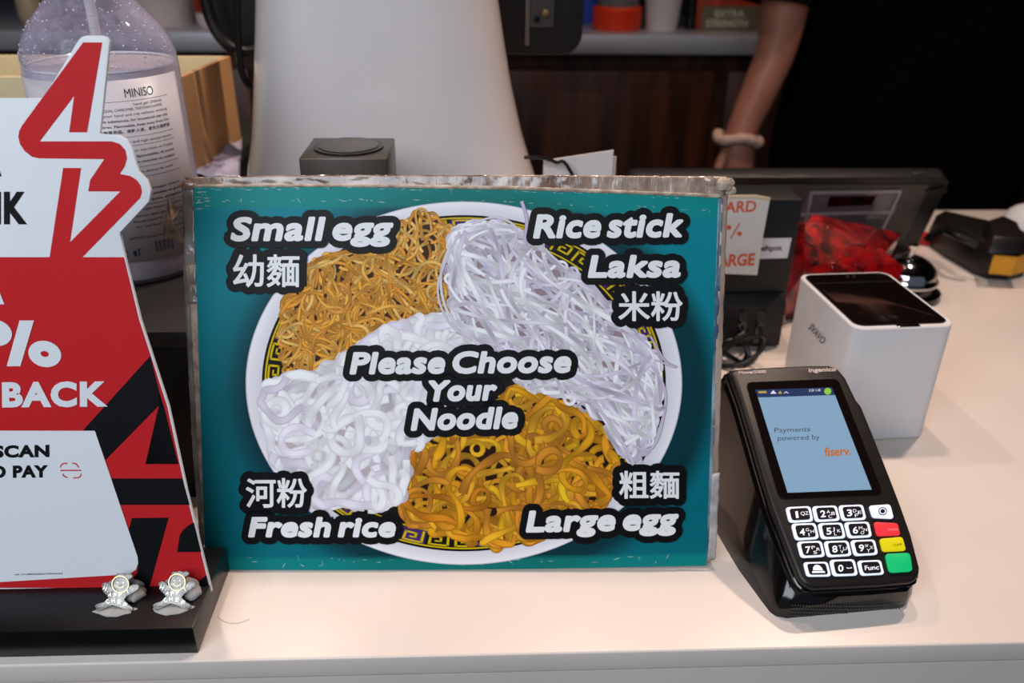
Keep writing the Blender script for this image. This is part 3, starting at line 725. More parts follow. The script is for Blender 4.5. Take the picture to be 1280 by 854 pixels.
# plate
m = MB(); h = S0+.00015
def ell(s_, t): return (Cx+Rx*s_*math.cos(t), Cy+Ry*s_*math.sin(t)+(1-s_)*2)
def band(s0_, s1_, c0, c1, hh, n=160, t0_=0, t1_=2*math.pi):
    vs = []; cs = []
    for k in range(n+1):
        t = t0_+(t1_-t0_)*k/n; vs += [BP.P(*ell(s0_, t), hh), BP.P(*ell(s1_, t), hh)]; cs += [c0, c1]
    m.add(vs, [(2*k, 2*k+1, 2*k+3, 2*k+2) for k in range(n)], cs)
band(.0, .93, lin('2a1a1c'), lin('1a1416'), h)
band(.915, .96, lin('dcd8de'), lin('ece8ee'), h+.00003); band(.96, .992, lin('ece8ee'), lin('f8f5f8'), h+.00003); band(.992, 1.0, lin('f8f5f8'), lin('b4aec0'), h+.00003)
YEL = lin('d8b800'); PUR = lin('4a2a6a'); BLK = lin('15120c')
band(.815, .925, BLK, BLK, h+.00005); band(.905, .913, YEL, YEL, h+.00007); band(.82, .828, YEL, YEL, h+.00007)
NC = 46
for k in range(NC):
    t0_ = 2*math.pi*k/NC; dt = 2*math.pi/NC
    if k % 6 in (1, 4): band(.83, .903, PUR, PUR, h+.00006, 6, t0_, t0_+dt)
    def kp(u0, v0, u1, v1):
        f = .835; g = .066
        band(f+g*v0, f+g*v1, YEL, YEL, h+.00008, 3, t0_+dt*u0, t0_+dt*u1)
    kp(.06, 0, .16, 1); kp(.06, .86, .86, 1); kp(.76, .2, .86, 1); kp(.34, .2, .86, .34); kp(.34, .2, .44, .68); kp(.34, .56, .62, .68)
m.build('plate_picture', M_print, sheet, colors=True)

# noodles
def inside(poly, x, y):
    r_ = False; n = len(poly); j = n-1
    for i in range(n):
        if (poly[i][1] > y) != (poly[j][1] > y) and x < (poly[j][0]-poly[i][0])*(y-poly[i][1])/(poly[j][1]-poly[i][1])+poly[i][0]: r_ = not r_
        j = i
    return r_
hz = [S0+.0003]
def noodles(name, poly, count, w0, w1, ln, cols, edge, step, curl, under, pref=None, prefk=0, dark=.3, flat=.4, seed=1, shamp=.25):
    R = random.Random(seed); m = MB()
    cx_ = sum(p[0] for p in poly)/len(poly); cy_ = sum(p[1] for p in poly)/len(poly)
    if True:
        m.poly([BP.P(x, y, hz[0]) for x, y in shrink(poly, .97)], lin(under))
    hz[0] += 2e-6
    xs = [p[0] for p in poly]; ys = [p[1] for p in poly]
    for k in range(count):
        for _ in range(50):
            x, y = R.uniform(min(xs), max(xs)), R.uniform(min(ys), max(ys))
            if inside(poly, x, y): break
        a = R.uniform(0, 2*math.pi) if pref is None else pref(x, y)+R.gauss(0, prefk)+R.choice((0, math.pi))
        w_ = R.uniform(w0, w1); L = int(ln*R.uniform(.5, 1.4)/step); cv = R.gauss(0, curl); path = []
        for s_ in range(L):
            path.append((x, y, a)); cv = cv*.93+R.gauss(0, curl*.35); a += cv*step
            nx_, ny_ = x+math.cos(a)*step, y+math.sin(a)*step
            if not inside(poly, nx_, ny_):
                ta = math.atan2(cy_-y, cx_-x); da = (ta-a+math.pi) % (2*math.pi)-math.pi; a += math.copysign(min(abs(da), .5), da)
                nx_, ny_ = x+math.cos(a)*step*.6, y+math.sin(a)*step*.6
            x, y = nx_, ny_
        c = lin(R.choice(cols)); f = R.uniform(.85, 1.12)*(1 if k > count*.45 else .68+.32*k/(count*.45)); c = tuple(min(1, q_*f) for q_ in c[:3])+(1,)
        e = lerp(c, lin(edge), 1-dark); hh = hz[0]; vs = []; cs = []
        for i, (px, py, pa) in enumerate(path):
            t = i/max(1, len(path)-1); ww = w_/2*(1+.25*math.sin(i*.5+k)*flat)
            nxx, nyy = -math.sin(pa), math.cos(pa); sh = 1.1-shamp+shamp*math.sin(i*.37+k*1.7)
            lc = tuple(min(1, q_*sh) for q_ in c[:3])+(1,)
            for q_, cc2 in ((-1, e), (-.55, lc), (.45, lc), (1, e)):
                vs.append(BP.P(px+nxx*ww*q_, py+nyy*ww*q_, hh+t*3e-5)); cs.append(cc2)
        m.add(vs, [(4*i+j, 4*i+j+1, 4*i+j+5, 4*i+j+4) for i in range(len(path)-1) for j in range(3)], cs)
        hz[0] += 1.3e-6
    o = m.build(name, M_print, sheet, colors=True); hz[0] += 3e-6; return o
P_small = [(353, 378), (362, 350), (385, 335), (400, 322), (440, 312), (500, 305), (500, 282), (522, 264), (545, 268), (556, 282), (585, 284), (592, 330), (596, 380), (560, 402), (520, 405), (480, 420), (440, 440), (432, 462), (400, 470), (360, 468), (350, 440)]
P_rice = [(566, 290), (590, 276), (640, 282), (668, 300), (700, 330), (740, 355), (790, 410), (822, 450), (828, 490), (815, 540), (798, 575), (780, 560), (760, 520), (720, 500), (660, 485), (625, 465), (600, 430), (570, 400), (560, 350)]
P_fresh = [(327, 500), (335, 480), (360, 470), (385, 462), (420, 452), (440, 440), (480, 412), (520, 400), (560, 395), (590, 410), (600, 440), (600, 480), (575, 520), (535, 545), (510, 570), (508, 600), (500, 625), (470, 635), (430, 632), (395, 630), (385, 590), (345, 582), (335, 540)]
P_large = [(510, 560), (540, 550), (600, 530), (640, 484), (680, 495), (730, 515), (758, 540), (772, 580), (768, 610), (740, 640), (700, 660), (670, 672), (620, 684), (560, 668), (500, 652), (503, 610)]
noodles('noodle_picture', P_small, 330, 3.2, 5.0, 75, ['f0a63a', 'f4b24a', 'e4982c', 'f8c468', 'eca040'], '6a3208', 3.0, .05, '40200c', dark=.35, seed=3)
noodles('noodle_picture', P_large, 150, 6.0, 10.5, 120, ['f0a81c', 'f6b424', 'e89a20', 'd8861c', 'f4b02c', 'e0922c', 'fabc20'], '5a2a04', 4.0, .045, '2a1408', dark=.35, flat=1.0, seed=5)
noodles('noodle_picture', P_fresh, 125, 9, 14, 105, ['faf7f8', 'ffffff', 'f4f2f6', 'fcfafc', 'ece4f0'], 'b49aa4', 2.5, .05, 'c8b8bc', dark=.6, flat=.3, shamp=.10, seed=8)
def pr_(x, y): return math.atan2(y-250, x-480)+.15
noodles('noodle_picture', P_rice, 270, 3.0, 6.6, 150, ['f4eef4', 'fcf8fb', 'eee4f2', 'fffcff', 'e4d8ea'], '9a889c', 5.0, .010, 'a08a90', pref=pr_, prefk=.26, dark=.68, seed=9)
# few stray strands that cross the rim
for k, (pl, w_, c) in enumerate([([(656, 300), (658, 275), (652, 252)], 4.5, 'cfc0dc'), ([(566, 300), (552, 340), (556, 380), (575, 410), (600, 430)], 3.5, 'e6dfe6'), ([(575, 290), (548, 355), (560, 400), (590, 425)], 3, 'ded4de'),
                                 ([(790, 430), (828, 480), (826, 530), (812, 560), (790, 556)], 3, 'd8cade'), ([(740, 500), (770, 540), (792, 580)], 4, 'dccfe2'), ([(812, 420), (830, 450), (845, 458)], 3, 'cbb8d4'), ([(524, 290), (520, 266), (530, 262), (538, 275), (540, 290)], 3.2, 'e0a848'),
                                 ([(745, 410), (795, 440), (842, 458)], 2.6, 'd6c8dc'), ([(590, 280), (620, 272), (645, 285), (640, 310)], 3, 'e4dae4')]):
    L = []
    P4 = [np.array(p, float) for p in pl]
    for i in range(len(P4)-1):
        p0, p1, p2, p3 = P4[max(i-1, 0)], P4[i], P4[i+1], P4[min(i+2, len(P4)-1)]
        for q_ in range(8):
            t = q_/8; L.append(.5*((2*p1)+(p2-p0)*t+(2*p0-5*p1+4*p2-p3)*t*t+(3*p1-p0-3*p2+p3)*t**3))
    L.append(P4[-1]); vs = []; cs = []
    for i, p in enumerate(L):
        d = L[min(i+1, len(L)-1)]-L[max(i-1, 0)]; d = d/np.linalg.norm(d); n_ = np.array((-d[1], d[0]))
        for q_, e_ in ((-1, .6), (-.4, 1), (.4, 1), (1, .6)): vs.append(BP.P(*(p+n_*q_*w_/2), hz[0]+k*2e-6)); cs.append(tuple(z_*e_ for z_ in lin(c)[:3])+(1,))
    m = MB(); m.add(vs, [(4*i+j, 4*i+j+1, 4*i+j+5, 4*i+j+4) for i in range(len(L)-1) for j in range(3)], cs); m.build('stray_strand', M_print, sheet, colors=True)
hz[0] += 3e-5

# lettering: rounded white italics on black bubble outlines
LT = [('Small egg', (289.5, 302), (492, 301), 27), ('Rice stick', (666, 298.5), (854, 297), 27), ('Laksa', (734, 347.5), (852, 347), 25.5),
      ('Please Choose', (438, 467.5), (715, 465.5), 25), ('Your', (532, 501.5), (622, 500), 24), ('Noodle', (514, 537.5), (649, 535), 25),
      ('Fresh rice', (312, 670), (497, 670), 23), ('Large egg', (657, 664), (847, 661), 24.5)]
CJ = [('幼麵', (293, 359), (376, 359), 41), ('米粉', (772, 401), (852, 401), 37), ('河粉', (309, 633), (385, 633), 37), ('粗麵', (773, 622), (848, 622), 35)]
m1 = MB(); m2 = MB(); hb = hz[0]+.00003; hw = hb+.00005
gr = 1.9
for s, bl, br, cap in LT:
    a = (bl[0]+gr, bl[1]-gr); b_ = (br[0]-gr-3, br[1]-gr); ln = .2
    text(m1, s, BP.P, a, b_, cap-2*gr, hb, lean=ln, grow=10.5, space=1.06, xh=.80, row=.5)
    text(m2, s, BP.P, a, b_, cap-2*gr, hw, lean=ln, grow=gr, space=1.06, xh=.80)
for s, bl, br, cap in CJ:
    g2 = .75; a = (bl[0]+g2, bl[1]-g2); b_ = (br[0]-g2, br[1]-g2)
    text(m1, s, BP.P, a, b_, cap-2*g2, hb, grow=10, space=1.0, bbox=True, row=.5)
    text(m2, s, BP.P, a, b_, cap-2*g2, hw, grow=g2, space=1.0, bbox=True)
m1.build('lettering_outline', mat('black ink', '08080a', .45, spec=.18), sheet)
m2.build('lettering', mat('white ink', 'f0f0f0', .45, spec=.2), sheet)

# ------------------------------------------------------------------ cashback sign in its black base
BH = .020; bw = -.1652
SB_ = thing('cashback_sign', (-.30, .40, 0), 'red and white cashback sign with angular letter logo in black base', 'sign')
MB().box((-.52, .3560, 0), (bw, .4250, BH)).build('base', mat('black acrylic base', '0e0d0e', .32, var=.3, vscale=60, bump=.05, bscale=900), SB_, bevel=.0006)
lean = math.radians(13); SP = Plane((-.29, .3905, BH), (1, 0, 0), (0, math.sin(lean), math.cos(lean)))
outl = [(-90, 737), (262, 737), (266, 742), (234, 614), (211, 508), (176, 400), (156.5, 321.5), (149.5, 291), (186, 252), (188.5, 238), (184, 225), (174, 215), (169, 200), (165, 185), (158, 174), (148, 169), (125, 167.5), (137, 52), (134, 46), (128, 44.5), (108, 44.5), (102, 46), (98, 50), (54, 122.5), (-90, 122.5)]
outl[1:3] = [(265, 740)]
pn = MB().prism([SP.P(x, y, 0) for x, y in outl], -SP.n*.0024).build('sign_panel', mat('white acrylic', 'e0e2e6', .5, spec=.2, var=.02), SB_, bevel=.0003)
mS = MB()
def fl(mb, pts, h, col=None): mb.poly([SP.P(x, y, h) for x, y in pts], col)
M_red = mat('red print', 'c42428', .5, spec=.12, var=.04, vscale=20); M_blk2 = mat('black print', '111214', .5, spec=.15); M_wh2 = mat('white print', 'e0e2e6', .5, spec=.2)
m = MB(); fl(m, [(-90, 321.5), (155, 321.5), (174, 400), (209, 508), (232, 614), (262, 735), (-90, 735)], .00012)
logo = [(104, 53), (128, 53), (109, 165.4), (86.5, 165.4), (92.7, 120), (50, 176.7), (140, 176.7), (150, 180), (157, 188), (159, 198), (156, 208), (150, 217.5), (163, 220), (171, 225), (176, 232), (177.6, 240), (175.4, 247.6), (102.8, 322), (62, 322), (79, 210), (101.5, 210), (87.7, 302.8), (150.4, 239.3), (110.3, 239.3), (112.8, 225), (130.3, 199), (49, 198), (40, 196), (31, 189), (25, 180), (23, 171), (24, 164), (27.6, 157)]
fl(m, logo, .00014)
m.build('red_print', M_red, pn)
h = .0003
m = MB(); fl(m, [(188, 445), (222, 579), (223, 580), (182, 580), (198.7, 507), (132, 575), (119, 538.3), (103.5, 538.3)], h); m.build('black_stripe', M_blk2, pn)
m = MB(); fl(m, [(199, 507), (205, 507), (223, 580), (182, 580)], h); m.build('black_stripe', M_blk2, pn)
m = MB(); fl(m, [(198.7, 488), (205, 508), (198.7, 508)], h); m.build('black_stripe', M_blk2, pn)
m = MB(); fl(m, [(139.6, 598), (228, 598), (237, 631), (150, 631)], h); m.build('black_stripe', M_blk2, pn)
m = MB(); fl(m, [(165, 647.6), (211, 647), (186.8, 734.4), (160, 734.4), (172, 715), (173, 700), (160.6, 664)], h); m.build('black_stripe', M_blk2, pn)
m = MB(); fl(m, [(221.6, 690), (251.5, 690), (242.4, 653), (235, 657), (229, 662.5), (225, 669), (223.6, 677)], h); m.build('black_stripe', M_blk2, pn)
m = MB(); fl(m, [(238, 734.5), (258, 719), (261.7, 734.5)], h); m.build('black_stripe', M_blk2, pn)
m = MB(); text(m, 'NK', SP.P, (-27, 278), (34, 278), 36, h, off=.045, space=1.08); m.build('lettering', M_blk2, pn)
m = MB(); text(m, 'A', SP.P, (-30, 218), (2, 218), 36, h, off=.045); m.build('lettering', M_blk2, pn)
m = MB(); cardp = [(-90, 538), (119, 538.3), (172.5, 696), (173, 704), (170, 712), (162, 717.5), (0, 727.3), (-90, 730)]
fl(m, cardp, .0005)
fl(m, [(25, 400.5), (43, 400.5), (26, 457.6), (9, 457.6)], .0005)
def ring(mb, cx_, cy_, ro, ri, tilt, h, n=28):
    vs = []
    for k in range(n):
        t = 2*math.pi*k/n
        for (rx, ry) in (ro, ri):
            x = rx*math.cos(t); y = ry*math.sin(t); vs.append(SP.P(cx_+x*math.cos(tilt)-y*math.sin(tilt), cy_+x*math.sin(tilt)+y*math.cos(tilt), h))
    mb.add(vs, [(2*k, 2*k+1, (2*k+3) % (2*n), (2*k+2) % (2*n)) for k in range(n)])
ring(m, 56.5, 442.3, (20.8, 16.2), (5.2, 3.6), .25, .0005); ring(m, -5, 416, (20.8, 16.2), (5.2, 3.6), .25, .0005)
text(m, 'HBACK', SP.P, (-33, 507.5), (135, 506), 27.5, .0005, off=.05, space=1.12)
text(m, 'A', SP.P, (-34, 377.5), (6, 377.5), 38, .0005, off=.05)
m.build('white_print', M_wh2, pn)
m = MB(); text(m, 'SCAN', SP.P, (-7, 571), (62.5, 570), 13.5, .0007, off=.05, space=1.1); m.build('lettering', M_blk2, pn)
m = MB(); text(m, 'TO PAY', SP.P, (-26, 596.5), (61, 595.5), 13.5, .0007, off=.05, space=1.1); m.build('lettering', M_blk2, pn)
m = MB(); text(m, 'ref: s1w88666666C0MAAA2', SP.P, (19, 718.6), (79, 717.3), 2.0, .0007)
m.build('lettering', M_blk2, pn)
m = MB()
def seg(a, b_, w_, h=.0007):
    a = np.array(a, float); b_ = np.array(b_, float); d = b_-a; d /= np.linalg.norm(d); n_ = np.array((-d[1], d[0]))*w_/2
    m.poly([SP.P(*p, h) for p in (a+n_, b_+n_, b_-n_, a-n_)])
seg((76, 587.6), (102, 587.6), 1.6)
for pl in ([(76, 584), (77, 581), (80, 579)], [(80, 579), (85, 578.6)], [(91, 578.6), (95, 579), (98, 582)], [(98, 582), (99, 584)], [(79, 592), (81, 595), (85, 596.6)], [(92, 597), (99, 596.6), (102, 594)], [(102, 594), (101.5, 592)]):
    for i in range(len(pl)-1): seg(pl[i], pl[i+1], 1.5)
m.build('scan_icon', mat('red icon', 'c83a40', .42), pn)

# ------------------------------------------------------------------ two pewter chef charms stuck in putty
M_pew = mat('pewter', '8e8b86', .42, metal=1, var=.25, vscale=500, bump=.15, bscale=900)
M_putty = mat('grey putty', 'aaa9a6', .7, var=.15, vscale=300, bump=.3, bscale=600)
fig = [(232, 150), (246, 138), (266, 144), (286, 137), (306, 145), (330, 142), (350, 156), (338, 172), (322, 180), (326, 205), (322, 225), (345, 212), (372, 205), (390, 222), (384, 248), (340, 272), (305, 292), (290, 312), (312, 338), (350, 365), (342, 384), (300, 404), (280, 386), (258, 364), (215, 350), (170, 366), (128, 392), (106, 372), (98, 348), (120, 336), (158, 326), (184, 300), (176, 282), (152, 262), (142, 212), (164, 196), (190, 206), (206, 228), (212, 200), (224, 176), (240, 168)]
def charm(ox, oy, rot, lb, sd):
    def px(p):
        x, y = p[0]-245, p[1]-270; c_, s_ = math.cos(rot), math.sin(rot)
        return (100+(x*c_-y*s_+245+ox)/5.21, 690+(x*s_+y*c_+270+oy)/5.21)
    ft = px((215, 385)); g = G(ft[0], ft[1]+1, BH+.0005)
    pl = Plane(g, (1, .03, 0), (0, math.sin(math.radians(42)), math.cos(math.radians(42))))
    t = thing('chef_charm', (g.x, g.y+.006, BH), lb, 'charm', 'chef charms stuck on the sign base')
    bd = MB().prism([pl.P(*px(p), .0006) for p in fig], -pl.n*.0013).build('figure', M_pew, t, bevel=.0003)
    # raised rim, face disc with smile, letters
    m = MB()
    c = px((268, 211))
    def rg(cx_, cy_, r0_, r1_, h0, h1, n=28):
        vs = []
        for k in range(n):
            a = 2*math.pi*k/n
            for r_, h_ in ((r1_, h0), (r1_, h1), (r0_, h1), (r0_, h0)): vs.append(pl.P(cx_+r_*math.cos(a), cy_+r_*math.sin(a), h_))
        m.add(vs, [(4*k+j, 4*k+j+1, (4*k+5+j) % (4*n), (4*k+4+j) % (4*n)) for k in range(n) for j in range(3)])
    rg(c[0], c[1], 9.6, 11, .0006, .0014)
    for ex in (-4, 4): 
        e = px((268+ex*4.6, 200)); m.add([pl.P(e[0]+1.1*math.cos(a*math.pi/3), e[1]+1.1*math.sin(a*math.pi/3), .0009) for a in range(6)], [tuple(range(6))])
    for k in range(8):
        a = math.radians(25+k*16); b2 = math.radians(25+(k+1)*16); cc3 = px((268, 206))
        m.add([pl.P(cc3[0]+r_*math.cos(q_), cc3[1]+r_*math.sin(q_), .001) for r_, q_ in ((5, a), (6, a), (6, b2), (5, b2))], [(0,1,2,3)])
    m.build('face', mat('pewter rim', 'a89e7c', .38, metal=1), t)
    m = MB()
    for ch, (x, y), an in (('H', (160, 250), .5), ('A', (195, 290), .4), ('P', (232, 296), .1), ('P', (268, 290), -.1), ('Y', (318, 268), -.4), ('C', (188, 335), -.3), ('H', (222, 330), -.05), ('E', (258, 338), .2), ('F', (292, 356), .5)):
        a_ = px((x, y)); L_ = 4.2; d = np.array((math.cos(an+rot), math.sin(an+rot)))
        text(m, ch, pl.P, np.array(a_)-d*L_/2, np.array(a_)+d*L_/2, 5, .0009, off=.02)
    m.build('raised_letters', mat('worn pewter', 'b8b6b0', .4, metal=1), t)
    m = MB()
    for (ox_, oy_, rx_, ry_, zc, rz_, q0) in ((.0005, .0172, .0105, .0060, .0025, .0065, 0), (.0005, .0015, .0118, .0050, .0003, .0014, 2), (.0085, .0130, .0058, .0060, .0020, .0045, 5)):
        rings = []
        for k in range(13):
            ph = -math.pi/2+math.pi*k/12; cp_ = max(math.cos(ph), .03)
            rings.append([Vector((g.x+ox_+rx_*cp_*math.cos(q_*math.pi/14)*(1+.35*noise.noise(Vector((math.cos(q_*math.pi/14)*2+q0, math.sin(q_*math.pi/14)*2, sd+k*.15)))), g.y+oy_+ry_*cp_*math.sin(q_*math.pi/14)*(1+.35*noise.noise(Vector((math.cos(q_*math.pi/14)*2, math.sin(q_*math.pi/14)*2+q0, sd+k*.15+3)))), max(BH+.0001, BH+zc+rz_*math.sin(ph)))) for q_ in range(28)])
        m.loft(rings)
    m.build('putty', M_putty, t, smooth=True, auto=80)
charm(0, 0, 0, 'pewter chef charm in grey putty on black base, the left one of the pair', 1.0)
charm(372, -12, -.06, 'pewter chef charm in grey putty, nearer the right end of base', 6.0)

# ------------------------------------------------------------------ card payment terminal on its dock
tyaw, tl = .1274, .5723
ta = Vector((math.cos(tyaw), math.sin(tyaw), 0)); tn = Vector((-math.sin(tyaw), math.cos(tyaw), 0)); tb = tn*math.cos(tl)+Vector((0, 0, math.sin(tl)))
TP = Plane((.1896, .3667, .026), ta, tb)
pt = thing('payment_terminal', (.215, .43, 0), 'black handheld card terminal with lit screen and keypad on its dock', 'card terminal')
face = [(917, 461), (970, 458), (1017, 456), (1037, 456), (1048, 460), (1058, 472), (1071, 499), (1078, 508), (1096, 552), (1115, 600), (1128, 634), (1140, 668), (1151, 710), (1150, 720), (1143, 728), (1100, 732), (1060, 734), (1018, 736), (1006, 731), (999, 722), (991, 702), (978, 668), (965, 634), (950, 585), (937, 540), (925, 500), (913, 468)]
M_body = mat('terminal shell', '1b1614', .42, var=.25, vscale=300, bump=.1, bscale=1500)
sh = MB().prism([TP.P(x, y, 0) for x, y in face], -TP.n*.0125).build('handset_body', M_body, pt, bevel=.003, seg=4)
fs = shrink(face, 1.0)
# dock
rt = [TP.P(*p, -.013) for p in face]; cg = sum(rt, Vector())/len(rt)
up_r = []; mid_r = []; lo_r = []
for p in rt:
    d = p-cg; up_r.append(cg+d*1.035+Vector((0, 0, 0))); 
    g = Vector((p.x, p.y, 0)); dd = Vector((d.x, d.y, 0))
    left = max(0, -(dd.dot(ta)))/.035
    q_ = g+dd*.05-ta*.007*min(left, 1); q_.z = max(.001, p.z*.5); mid_r.append(q_+Vector((0, 0, .0)))
    q2 = g+dd*.04-ta*.010*min(left, 1); q2.z = 0
    lo_r.append(q2)
def keepy(r_):
    for v in r_: v.y = min(v.y, .505)
m = MB(); m.loft([lo_r, [a*.88+b_*.12 for a, b_ in zip(lo_r, mid_r)], mid_r, up_r]); dock = m.build('dock', mat('dock plastic', '0d0b0b', .16, coat=.4), pt, smooth=True, auto=40)
# perforated strip on the dock front: small raised dots row by row
m = MB()
fl_, fr_ = G(992, 768), G(1118, 764)
a_ = Vector((fl_.x, fl_.y, 0)); b_ = Vector((fr_.x, fr_.y, 0)); 
fw_ = Plane((lo_r[16]+mid_r[16])/2, (lo_r[15]-lo_r[17]), (mid_r[16]-lo_r[16]))
for j in range(4):
    for i in range(40):
        x = 990+i*3.55+(1.7 if j % 2 else 0); y = 757+j*4.2-(i-20)*.02-((i-20)/20)**2*1.6
        p0 = fw_.P(x, y, .0007)
        if p0.z < .0008: continue
        s_ = .0007; m.add([p0+Vector((s_, 0, 0)), p0+Vector((0, 0, s_)), p0+Vector((-s_, 0, 0)), p0+Vector((0, 0, -s_)), p0+Vector((0, -.0004, 0))], [(0,1,4),(1,2,4),(2,3,4),(3,0,4)])
o = m.build('grip_dots', mat('grip rubber', '3a3634', .5), pt); o['kind'] = 'stuff'
# raised rim line around face
m = MB(); rim = [TP.P(*p, -.0062) for p in shrink(face, 1.006)]; m.tube(rim+[rim[0]], .0009, 6, 2); m.build('seam_trim', M_gloss, pt, smooth=True)
# screen
glass = [(932, 478.5), (1047, 474), (1103.5, 618), (974, 624)]
gl = MB().prism([TP.P(x, y, .0001) for x, y in rquad(glass, .06)], TP.n*.0005).build('screen_glass', mat('screen surround', '120c0a', .12, coat=1), pt)
lcd = [(944, 488), (1039.5, 485), (1089, 612.6), (984, 616.7)]
def hom(c, u, v): return tuple((np.array(c[0])*(1-u)+np.array(c[1])*u)*(1-v)+(np.array(c[3])*(1-u)+np.array(c[2])*u)*v)
lc = MB().poly([TP.P(x, y, .00075) for x, y in lcd]).build('display', mat('lit display', '30485c', .15, emit='9dbedb', estr=.62, coat=.5), gl)
m = MB(); sb0 = [lcd[0], lcd[1], hom(lcd, 1, .075), hom(lcd, 0, .075)]; m.poly([TP.P(x, y, .0008) for x, y in sb0]); m.build('status_bar', mat('status bar', '141c3a', .15, emit='35456c', estr=.5), gl)
m = MB(); text(m, '10:18', TP.P, (1011, 490.5), (1025, 490), 3.2, .0009); m.poly([TP.P(x, y, .0009) for x, y in ((962, 493), (966, 488.5), (970, 493))]); m.poly([TP.P(x, y, .0009) for x, y in ((978, 493), (982, 490), (986, 493), (982, 491.5))]); m.build('status_marks', mat('status white', 'b0b8c8', .3, emit='b0b8c8', estr=.5), gl)
m = MB(); m.poly([TP.P(1034+4.5*math.cos(k*math.pi/8), 490+4.3*math.sin(k*math.pi/8), .0009) for k in range(16)]); m.build('battery_mark', mat('green mark', '609030', .3, emit='8cc848', estr=.5), gl)
m = MB(); m.poly([TP.P(x, y, .0009) for x, y in ((947, 490), (957, 489.5), (958, 492), (948, 492.5))]); m.poly([TP.P(x, y, .0009) for x, y in ((972, 493), (974.5, 489), (977, 493))]); m.build('signal_mark', mat('yellow mark', '908030', .3, emit='b0a040', estr=.4), gl)
m = MB(); text(m, 'Payments', TP.P, (967.5, 541.5), (1012, 540), 6, .0009); text(m, 'powered by', TP.P, (971.5, 551.5), (1024, 550), 6, .0009); m.build('display_text', mat('display ink', '26323c', .3, emit='4a5c6c', estr=.35), gl)
m = MB(); text(m, 'fiserv.', TP.P, (1030.5, 571), (1063, 569.5), 10.5, .0009, grow=.35); m.build('display_logo', mat('orange ink', 'a85c20', .3, emit='b06a30', estr=.3), gl)
m = MB(); text(m, 'Move/5000', TP.P, (923.5, 468), (957, 466.5), 3.6, .0003, grow=.2); m.build('lettering', mat('silver print', 'c8b8b0', .4), sh)
m = MB(); text(m, 'ingenico', TP.P, (1011, 465.5), (1044.5, 464), 4.6, .0003, grow=.3); m.build('lettering', mat('silver print', 'c8b8b0', .4), sh)
# keys
def kc(pts): return [(890+x/4.269, 600+y/4.269) for x, y in pts]
K = {'1': [(388, 150), (520, 143), (538, 225), (408, 232)], '2': [(530, 145), (660, 140), (680, 220), (548, 228)], '3': [(670, 140), (800, 135), (820, 215), (690, 222)],
     '4': [(418, 238), (548, 233), (568, 318), (440, 326)], '5': [(560, 236), (690, 231), (710, 314), (580, 320)], '6': [(700, 230), (832, 226), (850, 308), (722, 315)],
     '7': [(448, 333), (580, 328), (600, 413), (470, 420)], '8': [(592, 331), (722, 327), (742, 408), (612, 416)], '9': [(733, 326), (863, 321), (882, 402), (755, 410)],
     'bell': [(482, 443), (612, 440), (632, 518), (502, 520)], '0': [(622, 430), (755, 426), (775, 513), (642, 518)], 'Func': [(770, 435), (895, 430), (915, 508), (790, 515)]}
SUBL = {'1': 'QZ', '2': 'ABC', '3': 'DEF', '4': 'GHI', '5': 'JKL', '6': 'MNO', '7': 'PRS', '8': 'TUV', '9': 'WXY'}
M_key = mat('lit key frame', 'd8e0f0', .35, emit='dbe6ff', estr=.55); M_kf = mat('key cap', '1a1416', .4); M_leg = mat('key legend', 'e0e4ee', .4, emit='e6ecff', estr=.5)
for nm, q_ in K.items():
    q_ = kc(q_); kk = MB().prism([TP.P(x, y, .0001) for x, y in rquad(q_, .22)], TP.n*.0014).build('key', M_key, pt, bevel=.0003)
    ic = shrink(q_, .76); cp = MB().prism([TP.P(x, y, .00155) for x, y in rquad(ic, .25)], TP.n*.0003).build('key_cap', M_kf, kk)
    m = MB(); h = .002
    if nm in SUBL or nm == '0':
        a = hom(ic, .14 if nm != '1' else .24, .82); b_ = hom(ic, .42 if nm != '1' else .38, .80); text(m, nm, TP.P, a, b_, 8.0, h, off=.02)
        if nm == '1': text(m, 'QZ', TP.P, hom(ic, .52, .62), hom(ic, .94, .60), 4.4, h, off=.0)
        elif nm != '0':
            s_ = SUBL[nm]
            for ch, (u, v) in zip((s_[0], s_[1], s_[2]), ((.5, .52), (.74, .68), (.54, .92))):
                text(m, ch, TP.P, hom(ic, u+(.06 if ch == 'I' else 0), v), hom(ic, u+(.11 if ch == 'I' else .13 if ch in 'JL' else .19), v-.01), 3.9, h)
        else: m.poly([TP.P(*hom(ic, u, v), h) for u, v in ((.62, .5), (.62, .6), (.88, .6), (.88, .5), (.83, .5), (.83, .55), (.67, .55), (.67, .5))])
    elif nm == 'Func': text(m, 'Func', TP.P, hom(ic, .1, .72), hom(ic, .9, .70), 5.6, h, off=.012)
    else:
        m.poly([TP.P(*hom(ic, .5+.26*math.cos(a), .62-.5*max(0, math.sin(a))), h) for a in [math.pi*k/10 for k in range(11)]])
        m.poly([TP.P(*hom(ic, u, v), h) for u, v in ((.18, .68), (.82, .68), (.86, .86), (.14, .86))])
    m.build('legend', M_leg, kk)
